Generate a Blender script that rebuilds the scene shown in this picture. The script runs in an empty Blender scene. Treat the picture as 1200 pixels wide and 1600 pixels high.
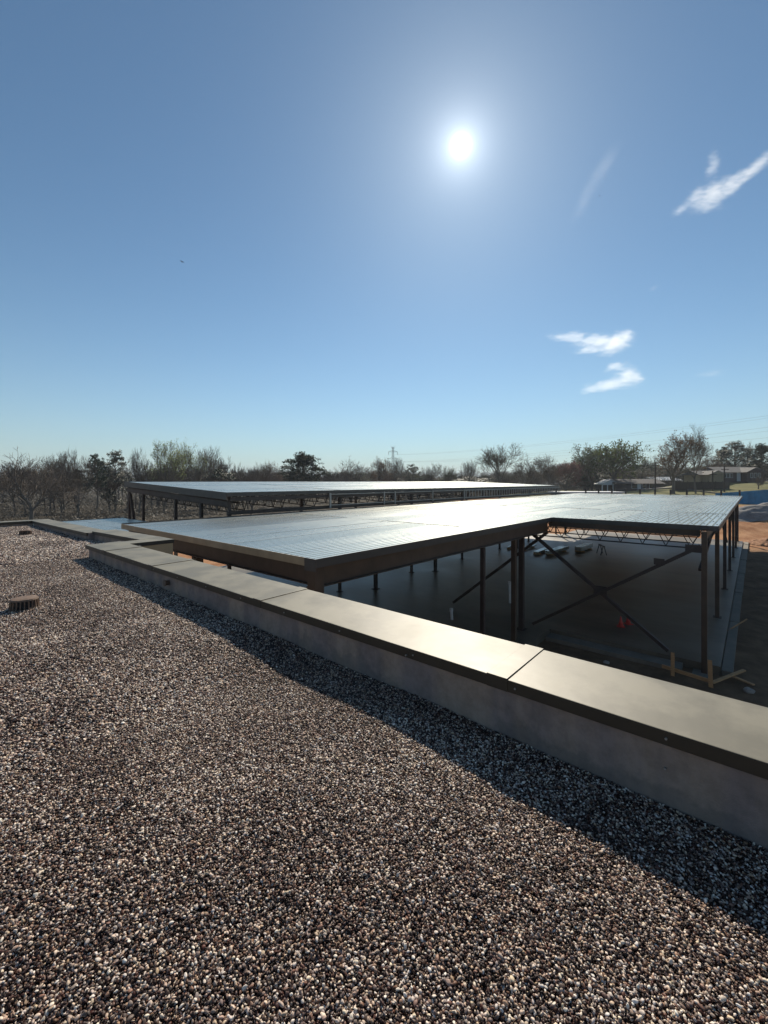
import bpy, bmesh, math, random
import numpy as np
from mathutils import Vector, Matrix, Quaternion, noise as mnoise
R = math.radians
S = bpy.context.scene
C = S.collection
# ------------------------------------------------------------------ camera
FX, FY = .7572, .6530            # camera heading in the building's own axes
RX, RY = .6530, -.7572           # camera right
HC = 1.6                         # eye height over the gravel roof
cam = bpy.data.cameras.new('camera'); camo = bpy.data.objects.new('camera', cam); C.objects.link(camo)
camo.location = (0, 0, HC); camo.rotation_euler = (R(90), 0, -math.atan2(FX, FY))
cam.sensor_fit = 'VERTICAL'; cam.sensor_height = 36; cam.lens = 36*670/1600
cam.shift_y = -0.03; cam.clip_end = 12000; cam.clip_start = .05
S.camera = camo
S.render.resolution_x = 768; S.render.resolution_y = 1024
S.view_settings.view_transform = 'Standard'; S.view_settings.look = 'None'
S.view_settings.exposure = 0.22; S.view_settings.gamma = 1
# ------------------------------------------------------------------ sky and sun
SUN_EL = R(37.6); SD = Vector((.8605*math.cos(SUN_EL), .5094*math.cos(SUN_EL), math.sin(SUN_EL))).normalized()
W = bpy.data.worlds.new('World'); S.world = W; W.use_nodes = True
nt = W.node_tree; nt.nodes.clear()
def N(t, typ, **k):
    n = t.nodes.new(typ)
    for a, b in k.items(): setattr(n, a, b)
    return n
sky = N(nt, 'ShaderNodeTexSky', sky_type='NISHITA', sun_disc=False, sun_elevation=SUN_EL,
        sun_rotation=math.atan2(.8605, .5094), air_density=1.0, dust_density=.35, ozone_density=2.5, altitude=1500)
bg = N(nt, 'ShaderNodeBackground'); bg.inputs[1].default_value = .088
tint = N(nt, 'ShaderNodeMix', data_type='RGBA', blend_type='MULTIPLY'); tint.inputs[0].default_value = 1; tint.inputs[7].default_value = (.89, 1.05, 1.0, 1)
nt.links.new(sky.outputs[0], tint.inputs[6]); sxyz = N(nt, 'ShaderNodeSeparateXYZ'); hz_ = N(nt, 'ShaderNodeMix', data_type='RGBA'); hz_.inputs[7].default_value = (3.75, 4.55, 4.6, 1)   # pale blue-grey air low over the horizon
tc = N(nt, 'ShaderNodeTexCoord')
dot = N(nt, 'ShaderNodeVectorMath', operation='DOT_PRODUCT'); dot.inputs[1].default_value = SD
nrm = N(nt, 'ShaderNodeVectorMath', operation='NORMALIZE')
nt.links.new(tc.outputs['Generated'], nrm.inputs[0]); nt.links.new(nrm.outputs[0], dot.inputs[0])
nt.links.new(nrm.outputs[0], sxyz.inputs[0])
acs = N(nt, 'ShaderNodeMath', operation='ARCCOSINE'); nt.links.new(dot.outputs['Value'], acs.inputs[0])
def mth(t, op, a, b=None):
    n = N(t, 'ShaderNodeMath', operation=op)
    for i, v in enumerate((a, b)):
        if v is None: continue
        if isinstance(v, (int, float)): n.inputs[i].default_value = v
        else: t.links.new(v, n.inputs[i])
    return n.outputs[0]
def expf(scale, amp):   # circumsolar light of hazy air: falls off with the angle from the sun
    return mth(nt, 'MULTIPLY', mth(nt, 'EXPONENT', mth(nt, 'MULTIPLY', acs.outputs[0], -1/R(scale))), amp)
hf = mth(nt, 'MULTIPLY', mth(nt, 'EXPONENT', mth(nt, 'MULTIPLY', mth(nt, 'MAXIMUM', sxyz.outputs[2], 0), -1/.11)), .95)
nt.links.new(hf, hz_.inputs[0]); nt.links.new(tint.outputs[2], hz_.inputs[6]); nt.links.new(hz_.outputs[2], bg.inputs[0])
gl = mth(nt, "ADD", mth(nt, "ADD", expf(.17, 90.0), expf(1.6, .9)), expf(7.0, .20))
bg2 = N(nt, 'ShaderNodeBackground'); bg2.inputs[0].default_value = (.93, .98, 1.0, 1)
nt.links.new(gl, bg2.inputs[1])
addw = N(nt, 'ShaderNodeAddShader'); outw = N(nt, 'ShaderNodeOutputWorld')
nt.links.new(bg.outputs[0], addw.inputs[0]); nt.links.new(bg2.outputs[0], addw.inputs[1]); nt.links.new(addw.outputs[0], outw.inputs[0])
sun = bpy.data.lights.new('sun', 'SUN'); sun.energy = 5.0; sun.angle = R(.5); sun.color = (1, .90, .74)
suno = bpy.data.objects.new('sun', sun); C.objects.link(suno); suno.rotation_euler = SD.to_track_quat('Z', 'Y').to_euler()

rnd = random.Random(7); nr = np.random.default_rng(5)
def P(u, v, t):          # point seen at photo pixel u,v at depth t metres
    l = (u-600)/670*t
    return Vector((FX*t+RX*l, FY*t+RY*l, HC+(752-v)/670*t))
def ss(x, a, b):
    x = min(1, max(0, (x-a)/(b-a))); return x*x*(3-2*x)
# ------------------------------------------------------------------ materials
def mat(name, col, rough=.7, metal=0, var=.15, vs=3.0, bump=0, bs=30., col2=None, spec=.5, detail=6, stretch=(1,1,1), thr=(.3,.7), rvar=0):
    m = bpy.data.materials.new(name); m.use_nodes = True; t = m.node_tree; b = t.nodes['Principled BSDF']
    tc = N(t, 'ShaderNodeTexCoord'); mp = N(t, 'ShaderNodeMapping'); mp.inputs['Scale'].default_value = stretch
    t.links.new(tc.outputs['Object'], mp.inputs[0])
    no = N(t, 'ShaderNodeTexNoise'); no.inputs['Scale'].default_value = vs; no.inputs['Detail'].default_value = detail; no.inputs['Roughness'].default_value = .6
    t.links.new(mp.outputs[0], no.inputs['Vector'])
    cr = N(t, 'ShaderNodeValToRGB'); cr.color_ramp.elements[0].position = thr[0]; cr.color_ramp.elements[1].position = thr[1]
    c2 = col2 or tuple(min(1, c*(1+var)) for c in col); c1 = col if col2 else tuple(c*(1-var) for c in col)
    cr.color_ramp.elements[0].color = (*c1, 1); cr.color_ramp.elements[1].color = (*c2, 1)
    t.links.new(no.outputs[0], cr.inputs[0]); t.links.new(cr.outputs[0], b.inputs['Base Color'])
    b.inputs['Roughness'].default_value = rough; b.inputs['Metallic'].default_value = metal; b.inputs['Specular IOR Level'].default_value = spec
    if rvar:
        mr = N(t, 'ShaderNodeMapRange'); mr.inputs[3].default_value = rough-rvar; mr.inputs[4].default_value = rough+rvar
        t.links.new(no.outputs[0], mr.inputs[0]); t.links.new(mr.outputs[0], b.inputs['Roughness'])
    if bump:
        n2 = N(t, 'ShaderNodeTexNoise'); n2.inputs['Scale'].default_value = bs; n2.inputs['Detail'].default_value = 4
        bp = N(t, 'ShaderNodeBump'); bp.inputs['Strength'].default_value = 1; bp.inputs['Distance'].default_value = bump
        t.links.new(tc.outputs['Object'], n2.inputs['Vector']); t.links.new(n2.outputs[0], bp.inputs['Height']); t.links.new(bp.outputs[0], b.inputs['Normal'])
    return m
M = {}
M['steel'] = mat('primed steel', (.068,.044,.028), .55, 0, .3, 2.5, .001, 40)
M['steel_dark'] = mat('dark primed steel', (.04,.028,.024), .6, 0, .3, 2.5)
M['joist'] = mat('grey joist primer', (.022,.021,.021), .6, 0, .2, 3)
M['fascia'] = mat('tan edge flashing', (.33,.24,.14), .5, 0, .22, 2.2, .0006, 12, rvar=.1)
M['fascia_dark'] = mat('dark edge flashing', (.055,.05,.045), .5, 0, .2, 2.2)
M['galv'] = mat('galvanised stud', (.30,.30,.29), .5, .5, .1, 4)
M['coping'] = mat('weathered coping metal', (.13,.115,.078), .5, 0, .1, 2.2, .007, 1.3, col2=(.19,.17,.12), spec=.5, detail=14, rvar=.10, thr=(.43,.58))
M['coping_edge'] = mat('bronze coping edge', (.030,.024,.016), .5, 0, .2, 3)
M['concrete'] = mat('slab concrete', (.078,.066,.05), .38, 0, .1, .5, .004, 2.2, col2=(.21,.18,.135), spec=.28, detail=12, rvar=.12, thr=(.35,.65), stretch=(1,.45,1))
M['footing'] = mat('footing concrete', (.19,.165,.13), .85, 0, .2, 1.5, .004, 20)
M['white_paint'] = mat('white siding', (.50,.52,.54), .6, 0, .06, 5)
M['lumber'] = mat('form lumber', (.45,.26,.12), .8, 0, .25, 6, stretch=(1,1,8))
M['pvc'] = mat('white pipe plastic', (.72,.72,.70), .4)
M['cone'] = mat('orange red cone plastic', (.55,.045,.035), .5, 0, .05)
M['cast'] = mat('rusty cast iron', (.15,.095,.065), .7, 0, .35, 20, .001, 90)
M['rock'] = mat('field stone', (.30,.27,.23), .9, 0, .25, 6, .01, 14)
M['black'] = mat('black feather', (.015,.015,.018), .7)
M['glass'] = mat('dark window glass', (.02,.025,.03), .12)
M['tarp'] = mat('blue mesh screen', (.02,.19,.38), .6, 0, .25, 1.1, .02, 2.5)
M['rust_board'] = mat('rust red skirt', (.09,.028,.02), .8, 0, .3, 2)
M['pole_wood'] = mat('utility pole wood', (.06,.045,.035), .9)
M['bark'] = mat('grey bark', (.13,.11,.09), .9, 0, .35, 3)
M['twig'] = mat('bare twigs', (.12,.092,.07), .9, 0, .3, 4)
M['wire'] = mat('aluminium cable', (.22,.22,.22), .6)
M['lattice'] = mat('galvanised lattice', (.16,.17,.18), .6, .3)
M['mound'] = mat('grey crushed stone', (.13,.125,.12), .95, 0, .3, 1.0, .05, 5, col2=(.26,.25,.24))
M['shingle'] = mat('dark roof shingles', (.055,.052,.055), .85, 0, .25, 3)
M['shingle_pale'] = mat('grey roof shingles', (.10,.097,.095), .85, 0, .2, 3)
M['brick'] = mat('tan brick wall', (.27,.22,.15), .85, 0, .18, 4)
M['brick_dark'] = mat('brown brick wall', (.075,.055,.05), .85, 0, .18, 4)
M['fence_wood'] = mat('brown fence boards', (.065,.05,.04), .85, 0, .3, 3, stretch=(4,4,.3))
M['car'] = mat('white car paint', (.7,.7,.7), .25)
M['tyre'] = mat('black rubber', (.02,.02,.02), .8)
M['wallbody'] = mat('beige exterior wall', (.42,.31,.18), .85, 0, .12, 1.2, .001, 60)
def leafmat(name, c1, c2, tr=.35):
    m = bpy.data.materials.new(name); m.use_nodes = True; t = m.node_tree; b = t.nodes['Principled BSDF']
    g = N(t, 'ShaderNodeNewGeometry'); cr = N(t, 'ShaderNodeValToRGB'); cr.color_ramp.elements[0].color = (*c1,1); cr.color_ramp.elements[1].color = (*c2,1)
    t.links.new(g.outputs['Random Per Island'], cr.inputs[0]); t.links.new(cr.outputs[0], b.inputs['Base Color']); b.inputs['Roughness'].default_value = .6
    tl = N(t, 'ShaderNodeBsdfTranslucent'); mx = N(t, 'ShaderNodeMixShader'); mx.inputs[0].default_value = tr
    t.links.new(cr.outputs[0], tl.inputs[0]); t.links.new(b.outputs[0], mx.inputs[1]); t.links.new(tl.outputs[0], mx.inputs[2])
    t.links.new(mx.outputs[0], t.nodes['Material Output'].inputs[0]); return m
M['needle'] = leafmat('pine needles', (.012,.026,.012), (.03,.05,.02), .2)
M['bud_green'] = leafmat('pale green spring buds', (.16,.20,.06), (.27,.31,.12), .5)
M['bud_dark'] = leafmat('olive young leaves', (.06,.08,.028), (.13,.15,.055), .45)
M['bud_rust'] = leafmat('rust brown buds', (.11,.06,.03), (.17,.10,.05), .4)
M['bud_pink'] = leafmat('dull pink blossom', (.12,.06,.06), (.2,.10,.09), .4)
M['brush'] = leafmat('dry undergrowth', (.03,.025,.017), (.07,.055,.036), .25)

# parapet wall: stucco with vertical weather streaks
m = bpy.data.materials.new('weathered stucco'); m.use_nodes = True; t = m.node_tree; b = t.nodes['Principled BSDF']; M['stucco'] = m
tcn = N(t, 'ShaderNodeTexCoord'); mp = N(t, 'ShaderNodeMapping'); mp.inputs['Scale'].default_value = (1, 2.3, .16)
t.links.new(tcn.outputs['Object'], mp.inputs[0])
n1 = N(t, 'ShaderNodeTexNoise'); n1.inputs['Scale'].default_value = 1.3; n1.inputs['Detail'].default_value = 7; t.links.new(mp.outputs[0], n1.inputs['Vector'])
n2 = N(t, 'ShaderNodeTexNoise'); n2.inputs['Scale'].default_value = 9; n2.inputs['Detail'].default_value = 8; n2.inputs['Roughness'].default_value = .7; t.links.new(tcn.outputs['Object'], n2.inputs['Vector'])
r1 = N(t, 'ShaderNodeValToRGB'); r1.color_ramp.elements[0].position = .46; r1.color_ramp.elements[1].position = .60
r1.color_ramp.elements[0].color = (.235,.19,.178,1); r1.color_ramp.elements[1].color = (.32,.25,.205,1); t.links.new(n1.outputs[0], r1.inputs[0])
r2 = N(t, 'ShaderNodeValToRGB'); r2.color_ramp.elements[0].position = .32; r2.color_ramp.elements[1].position = .6
r2.color_ramp.elements[0].color = (.72,.70,.68,1); r2.color_ramp.elements[1].color = (1.05,1.05,1.05,1); t.links.new(n2.outputs[0], r2.inputs[0])
mm = N(t, 'ShaderNodeMix', data_type='RGBA', blend_type='MULTIPLY'); mm.inputs[0].default_value = 1
t.links.new(r1.outputs[0], mm.inputs[6]); t.links.new(r2.outputs[0], mm.inputs[7])
# splash-up dirt of ragged height along the foot of the wall
sx = N(t, 'ShaderNodeSeparateXYZ'); t.links.new(tcn.outputs['Object'], sx.inputs[0])
n3 = N(t, 'ShaderNodeTexNoise'); n3.inputs['Scale'].default_value = 2.2; n3.inputs['Detail'].default_value = 9; n3.inputs['Roughness'].default_value=.65; t.links.new(tcn.outputs['Object'], n3.inputs['Vector'])
hh = mth(t, 'SUBTRACT', mth(t, 'MULTIPLY', mth(t,'SUBTRACT', n3.outputs[0], .42), .9), sx.outputs[2])
dm = N(t, 'ShaderNodeMapRange'); dm.inputs[1].default_value = -.03; dm.inputs[2].default_value = .02; t.links.new(hh, dm.inputs[0])
mm2 = N(t, 'ShaderNodeMix', data_type='RGBA'); t.links.new(mth(t,'MULTIPLY',dm.outputs[0],.35), mm2.inputs[0]); t.links.new(mm.outputs[2], mm2.inputs[6]); mm2.inputs[7].default_value = (.09,.085,.08,1)
t.links.new(mm2.outputs[2], b.inputs['Base Color']); b.inputs['Roughness'].default_value = .9
n4 = N(t, 'ShaderNodeTexNoise'); n4.inputs['Scale'].default_value = 160; n4.inputs['Detail'].default_value = 3; t.links.new(tcn.outputs['Object'], n4.inputs['Vector'])
bp = N(t, 'ShaderNodeBump'); bp.inputs['Distance'].default_value = .002; t.links.new(n4.outputs[0], bp.inputs['Height']); t.links.new(bp.outputs[0], b.inputs['Normal'])

# galvanised roof deck
def deckmat(name, base, rough):
    m = bpy.data.materials.new(name); m.use_nodes = True; t = m.node_tree; b = t.nodes['Principled BSDF']
    at = N(t, 'ShaderNodeAttribute', attribute_name='tint'); tcn = N(t, 'ShaderNodeTexCoord')
    mp = N(t, 'ShaderNodeMapping'); mp.inputs['Scale'].default_value = (.35, 1, 1); t.links.new(tcn.outputs['Object'], mp.inputs[0])
    n1 = N(t, 'ShaderNodeTexNoise'); n1.inputs['Scale'].default_value = 1.6; n1.inputs['Detail'].default_value = 8; n1.inputs['Roughness'].default_value = .65; t.links.new(mp.outputs[0], n1.inputs['Vector'])
    f = mth(t, 'ADD', mth(t, 'MULTIPLY', at.outputs['Fac'], .28), mth(t, 'MULTIPLY', n1.outputs[0], .7))
    cr = N(t, 'ShaderNodeValToRGB'); cr.color_ramp.elements[0].position = .25; cr.color_ramp.elements[1].position = .85
    cr.color_ramp.elements[0].color = (*[c*.82 for c in base],1); cr.color_ramp.elements[1].color = (*base,1)
    t.links.new(f, cr.inputs[0]); t.links.new(cr.outputs[0], b.inputs['Base Color']); b.inputs['Metallic'].default_value = .85
    mr = N(t, 'ShaderNodeMapRange'); mr.inputs[3].default_value = rough-.05; mr.inputs[4].default_value = rough+.07; t.links.new(f, mr.inputs[0]); t.links.new(mr.outputs[0], b.inputs['Roughness'])
    return m
M['deck'] = deckmat('galvanised roof decking', (.62,.625,.57), .265)

# ------------------------------------------------------------------ mesh helpers
def tag(o, label=None, cat=None, group=None, kind=None):
    if label: o['label'] = label
    if cat: o['category'] = cat
    if group: o['group'] = group
    if kind: o['kind'] = kind
    return o
def empty(name, loc, label, cat, group=None, rz=0):
    o = bpy.data.objects.new(name, None); C.objects.link(o); o.location = loc; o.rotation_euler = (0,0,rz)
    return tag(o, label, cat, group)
class MB:
    def __init__(s): s.v = []; s.f = []; s.m = []
    def add(s, vs, fs, mi=0):
        n = len(s.v); s.v += [tuple(v) for v in vs]; s.f += [tuple(i+n for i in f) for f in fs]; s.m += [mi]*len(fs); return s
    def box(s, a, b, mi=0):
        x0,y0,z0 = a; x1,y1,z1 = b
        return s.add([(x0,y0,z0),(x1,y0,z0),(x1,y1,z0),(x0,y1,z0),(x0,y0,z1),(x1,y0,z1),(x1,y1,z1),(x0,y1,z1)],
                     [(0,3,2,1),(4,5,6,7),(0,1,5,4),(1,2,6,5),(2,3,7,6),(3,0,4,7)], mi)
    def prism(s, pts, z0, z1, mi=0):
        n = len(pts); vs = [(p[0],p[1],z0) for p in pts]+[(p[0],p[1],z1) for p in pts]
        ar = sum(pts[i][0]*pts[(i+1)%n][1]-pts[(i+1)%n][0]*pts[i][1] for i in range(n))
        fs = [tuple(range(n))[::-1], tuple(range(n,2*n))]+[(i,(i+1)%n,(i+1)%n+n,i+n) for i in range(n)]
        if ar < 0: fs = [f[::-1] for f in fs]
        return s.add(vs, fs, mi)
    def bar(s, a, b, w, h=None, mi=0, up=(0,0,1)):     # rectangular bar from a to b
        a = Vector(a); b = Vector(b); h = h or w; d = (b-a).normalized(); u = Vector(up)
        if abs(d.dot(u)) > .98: u = Vector((1,0,0))
        x = d.cross(u).normalized()*w/2; y = x.cross(d).normalized()*h/2
        vs = [a-x-y,a+x-y,a+x+y,a-x+y,b-x-y,b+x-y,b+x+y,b-x+y]
        return s.add(vs, [(0,1,2,3),(7,6,5,4),(0,4,5,1),(1,5,6,2),(2,6,7,3),(3,7,4,0)], mi)
    def tube(s, pts, rads, n=6, mi=0, cap=True):
        base = len(s.v); k = len(pts); pv = [Vector(p) for p in pts]
        for i, p in enumerate(pv):
            d = (pv[min(i+1,k-1)]-pv[max(i-1,0)])
            if d.length < 1e-9: d = Vector((0,0,1))
            d.normalize(); u = Vector((0,0,1)) if abs(d.z) < .9 else Vector((1,0,0))
            x = d.cross(u).normalized(); y = d.cross(x)
            for j in range(n):
                a = 2*math.pi*j/n; s.v.append(tuple(p+(x*math.cos(a)+y*math.sin(a))*rads[i]))
        for i in range(k-1):
            for j in range(n):
                q = (j+1)%n; s.f.append((base+i*n+j, base+i*n+q, base+(i+1)*n+q, base+(i+1)*n+j)); s.m.append(mi)
        if cap and n > 2: s.f.append(tuple(base+j for j in range(n))[::-1]); s.f.append(tuple(base+(k-1)*n+j for j in range(n))); s.m += [mi, mi]
        return s
    def ibeam(s, a, b, w, h, tf=.016, tw=.012, mi=0):
        a = Vector(a); b = Vector(b); z = Vector((0,0,1))
        s.bar(a+z*(h/2-tf/2), b+z*(h/2-tf/2), w, tf, mi); s.bar(a-z*(h/2-tf/2), b-z*(h/2-tf/2), w, tf, mi); s.bar(a, b, tw, h-2*tf-.001, mi)
        return s
    def build(s, name, mats, parent=None, smooth=False, bevel=0):
        me = bpy.data.meshes.new(name); me.from_pydata(s.v, [], s.f)
        if not isinstance(mats, (list, tuple)): mats = [mats]
        for mm_ in mats: me.materials.append(mm_)
        if len(mats) > 1: me.polygons.foreach_set('material_index', s.m)
        if smooth: me.polygons.foreach_set('use_smooth', [True]*len(me.polygons))
        me.update(); o = bpy.data.objects.new(name, me); C.objects.link(o)
        if parent is not None: o.parent = parent
        if bevel:
            bv = o.modifiers.new('bevel', 'BEVEL'); bv.width = bevel; bv.segments = 2; bv.limit_method = 'ANGLE'
        return o
def copy_tree(o, parent=None):
    c = o.copy(); C.objects.link(c); c.parent = parent
    for ch in o.children: copy_tree(ch, c)
    return c

# ------------------------------------------------------------------ terrain
GZ = -3.95
def gh(x, y):
    k = 1-ss(y, 35, 70)
    z = GZ + k*(2.55*ss(x, 52, 68) + .65*ss(x, 75, 112) + 2.2*ss(x, 92, 124)*(1-ss(y, 8, 24)))
    d = math.hypot(x, y)
    z += 12*ss(d, 300, 900)*ss(-x+y*.2, -200, 500)*.5
    near = ss(x, -20, 8)*0
    out = 0
    if y < .4 or y > 26 or x < 4 or x > 50: out = 1
    z += out*(.16*mnoise.noise((x*.35, y*.35, 0)) + .07*mnoise.noise((x*1.1, y*1.1, 3)))*(1 if d < 90 else .6)
    if x > 50 and x < 66 and y < 30: z += .10*abs(mnoise.noise((x*.5+y*.1, y*1.6, 8)))*2
    return z
def axis(lo, hi, fine_lo, fine_hi, step):
    a = list(np.arange(fine_lo, fine_hi, step)); x = fine_hi; s_ = step
    while x < hi: a.append(x); s_ *= 1.13; x += s_
    a.append(hi); x = fine_lo; s_ = step; l = []
    while x > lo: s_ *= 1.13; x -= s_; l.append(max(x, lo))
    return l[::-1]+a
ax = axis(-3000, 4500, -4, 72, .5); ay = axis(-3000, 4500, -6, 34, .5)
g = MB(); nx, ny = len(ax), len(ay)
g.v = [(x, y, gh(x, y)) for y in ay for x in ax]
g.f = [(j*nx+i, j*nx+i+1, (j+1)*nx+i+1, (j+1)*nx+i) for j in range(ny-1) for i in range(nx-1)]; g.m = [0]*len(g.f)
m = bpy.data.materials.new('clay, litter and grass'); m.use_nodes = True; t = m.node_tree; b = t.nodes['Principled BSDF']
geo = N(t, 'ShaderNodeNewGeometry'); sp = N(t, 'ShaderNodeSeparateXYZ'); t.links.new(geo.outputs['Position'], sp.inputs[0])
def noi(sc, det=8, ro=.6, vec=None):
    n = N(t, 'ShaderNodeTexNoise'); n.inputs['Scale'].default_value = sc; n.inputs['Detail'].default_value = det; n.inputs['Roughness'].default_value = ro
    t.links.new(vec or geo.outputs['Position'], n.inputs['Vector']); return n.outputs[0]
def ramp(f, a, c1, bb, c2):
    r = N(t, 'ShaderNodeValToRGB'); r.color_ramp.elements[0].position = a; r.color_ramp.elements[1].position = bb
    r.color_ramp.elements[0].color = (*c1,1); r.color_ramp.elements[1].color = (*c2,1); t.links.new(f, r.inputs[0]); return r.outputs[0]
def mixc(f, a, bb):
    n = N(t, 'ShaderNodeMix', data_type='RGBA'); t.links.new(f, n.inputs[0]); t.links.new(a, n.inputs[6]); t.links.new(bb, n.inputs[7]); return n.outputs[2]
def mr(f, a, bb):
    n = N(t, 'ShaderNodeMapRange', interpolation_type='SMOOTHSTEP'); n.inputs[1].default_value = a; n.inputs[2].default_value = bb; t.links.new(f, n.inputs[0]); return n.outputs[0]
clay = ramp(noi(.6, 9, .65), .3, (.22,.085,.035), .7, (.46,.26,.14))
dirt = ramp(noi(1.3, 9, .7), .3, (.085,.052,.03), .72, (.23,.145,.085))
litter = ramp(noi(.8, 10, .7), .3, (.028,.023,.016), .75, (.085,.068,.046))
grass = ramp(noi(.25, 10, .7), .3, (.09,.10,.035), .7, (.20,.18,.08))
wob = mth(t, 'MULTIPLY', noi(.08, 4), 24)
x_ = mth(t, 'ADD', sp.outputs[0], mth(t, 'SUBTRACT', wob, 12)); y_ = mth(t, 'ADD', sp.outputs[1], mth(t, 'SUBTRACT', wob, 12))
c = mixc(mr(sp.outputs[0], 44, 48), mixc(mr(sp.outputs[1], 13, 16), dirt, clay), clay)
c = mixc(mr(y_, 34, 40), c, litter)
c = mixc(mth(t, 'MULTIPLY', mr(x_, 70, 76), mth(t, 'SUBTRACT', 1, mr(y_, 40, 60))), c, grass)
t.links.new(c, b.inputs['Base Color']); b.inputs['Roughness'].default_value = .95; b.inputs['Specular IOR Level'].default_value = .15
bp = N(t, 'ShaderNodeBump'); bp.inputs['Distance'].default_value = .06; t.links.new(noi(3, 10, .7), bp.inputs['Height']); t.links.new(bp.outputs[0], b.inputs['Normal'])
tag(g.build('ground', m, smooth=True), kind='structure')

# ------------------------------------------------------------------ gravel roof
def zg(x, y):
    z = .3*(1-math.exp(-y/13)) if y > 0 else .023*y
    return z + .022*mnoise.noise((x*.9, y*.9, 1)) + .006*mnoise.noise((x*3.1, y*3.1, 5))
ROOF = [(-16, -6), (2.495, -6), (2.495, 9.56), (3.30, 9.56), (3.17, 12.0), (2.96, 16.99), (-16, 16.99)]
def inroof(x, y):
    if x < -16 or y > 16.98 or y < -6: return False
    if y < 9.56: return x < 2.495
    if y < 12: return x < 3.39-(y-9.55)*.073
    return x < 3.12-(y-12)*.034
g = MB(); xs = [-16,-8,-4]+list(np.arange(-2.0, 3.45, .12)); ys = list(np.arange(-6, 17.05, .15))
idx = {}
for y in ys:
    for x in xs: idx[(x, y)] = len(g.v); g.v.append((x, y, zg(x, y)-.016))
for j in range(len(ys)-1):
    for i in range(len(xs)-1):
        if ys[j+1] < 9.7 and xs[i] > 2.55: continue
        g.f.append((idx[(xs[i],ys[j])], idx[(xs[i+1],ys[j])], idx[(xs[i+1],ys[j+1])], idx[(xs[i],ys[j+1])])); g.m.append(0)
m = bpy.data.materials.new('gravel bed'); m.use_nodes = True; t = m.node_tree; b = t.nodes['Principled BSDF']
geo = N(t, 'ShaderNodeNewGeometry'); vo = N(t, 'ShaderNodeTexVoronoi'); vo.inputs['Scale'].default_value = 75; t.links.new(geo.outputs['Position'], vo.inputs['Vector'])
r = N(t, 'ShaderNodeValToRGB'); r.color_ramp.elements[0].color = (.012,.009,.008,1); r.color_ramp.elements[1].color = (.10,.08,.065,1)
t.links.new(vo.outputs['Color'], r.inputs[0]); t.links.new(r.outputs[0], b.inputs['Base Color']); b.inputs['Roughness'].default_value = .9
bp = N(t, 'ShaderNodeBump', invert=True); bp.inputs['Distance'].default_value = .008; t.links.new(vo.outputs['Distance'], bp.inputs['Height']); t.links.new(bp.outputs[0], b.inputs['Normal'])
tag(g.build('roof', m, smooth=True), kind='structure')

# pebbles: points with their own turn and size, instanced by geometry nodes
def zgv(x, y):
    z = np.where(y > 0, .3*(1-np.exp(-np.maximum(y,0)/13)), .023*y)
    n = np.array([.022*mnoise.noise((a*.9, b_*.9, 1))+.006*mnoise.noise((a*3.1, b_*3.1, 5)) for a, b_ in zip(x, y)])
    return z+n
pts = []; rots = []; scl = []
def band(y0, y1, x0, x1, s_, size, frac2):
    for layer in range(2):
        ss_ = s_ if layer == 0 else s_*1.18
        X, Y = np.meshgrid(np.arange(x0, x1, ss_), np.arange(y0, y1, ss_*.87)); X = X.copy(); X[1::2] += ss_/2
        X = X.ravel()+nr.uniform(-.42, .42, X.size)*ss_; Y = Y.ravel()+nr.uniform(-.42, .42, Y.size)*ss_
        keep = np.array([inroof(a, b_) for a, b_ in zip(X, Y)]); keep &= X > -1.6+0*Y
        keep &= (X-.02 > -1.4+.06*Y)
        if layer: keep &= nr.random(X.size) < frac2
        X = X[keep]; Y = Y[keep]; n = X.size
        Z = zgv(X, Y) + (nr.uniform(-.006, .002, n) if layer == 0 else nr.uniform(.001, .008, n))
        pts.append(np.stack([X, Y, Z], 1))
        rots.append(np.stack([nr.normal(0, .45, n), nr.normal(0, .45, n), nr.uniform(0, 6.283, n)], 1))
        b0 = size*np.clip(np.exp(nr.normal(0, .24, n)), .55, 1.75)
        scl.append(np.stack([b0*nr.uniform(1.0, 1.55, n), b0*nr.uniform(.75, 1.0, n), b0*nr.uniform(.5, .8, n)], 1))
band(-1.2, 3.0, -.8, 2.5, .0083, .0043, .62)
band(3.0, 9.6, -.9, 2.5, .0116, .0060, .5)
band(9.6, 17., -1.6, 3.4, .021, .0115, .35)
pts = np.concatenate(pts); rots = np.concatenate(rots); scl = np.concatenate(scl)
print('pebbles', len(pts))
me = bpy.data.meshes.new('gravel'); me.vertices.add(len(pts)); me.vertices.foreach_set('co', pts.ravel())
for nm_, arr in (('rot', rots), ('scl', scl)):
    a_ = me.attributes.new(nm_, 'FLOAT_VECTOR', 'POINT'); a_.data.foreach_set('vector', arr.ravel())
grav = bpy.data.objects.new('gravel', me); C.objects.link(grav); tag(grav, 'layer of small brown, grey and off-white rounded pebbles covering the flat roof', 'gravel', kind='stuff')
m = bpy.data.materials.new('river pebbles'); m.use_nodes = True; t = m.node_tree; b = t.nodes['Principled BSDF']
oi = N(t, 'ShaderNodeObjectInfo'); r = N(t, 'ShaderNodeValToRGB'); cr = r.color_ramp; cr.interpolation = 'LINEAR'
cols = [(0,(.012,.006,.004)),(.22,(.040,.019,.015)),(.42,(.10,.054,.041)),(.57,(.21,.13,.097)),(.72,(.40,.285,.215)),(.85,(.62,.49,.385)),(1,(.84,.72,.59))]
cr.elements[0].position = 0; cr.elements[0].color = (*cols[0][1],1); cr.elements[1].position = 1; cr.elements[1].color = (*cols[-1][1],1)
for p_, c_ in cols[1:-1]: e = cr.elements.new(p_); e.color = (*c_,1)
geo = N(t, 'ShaderNodeNewGeometry')
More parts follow.
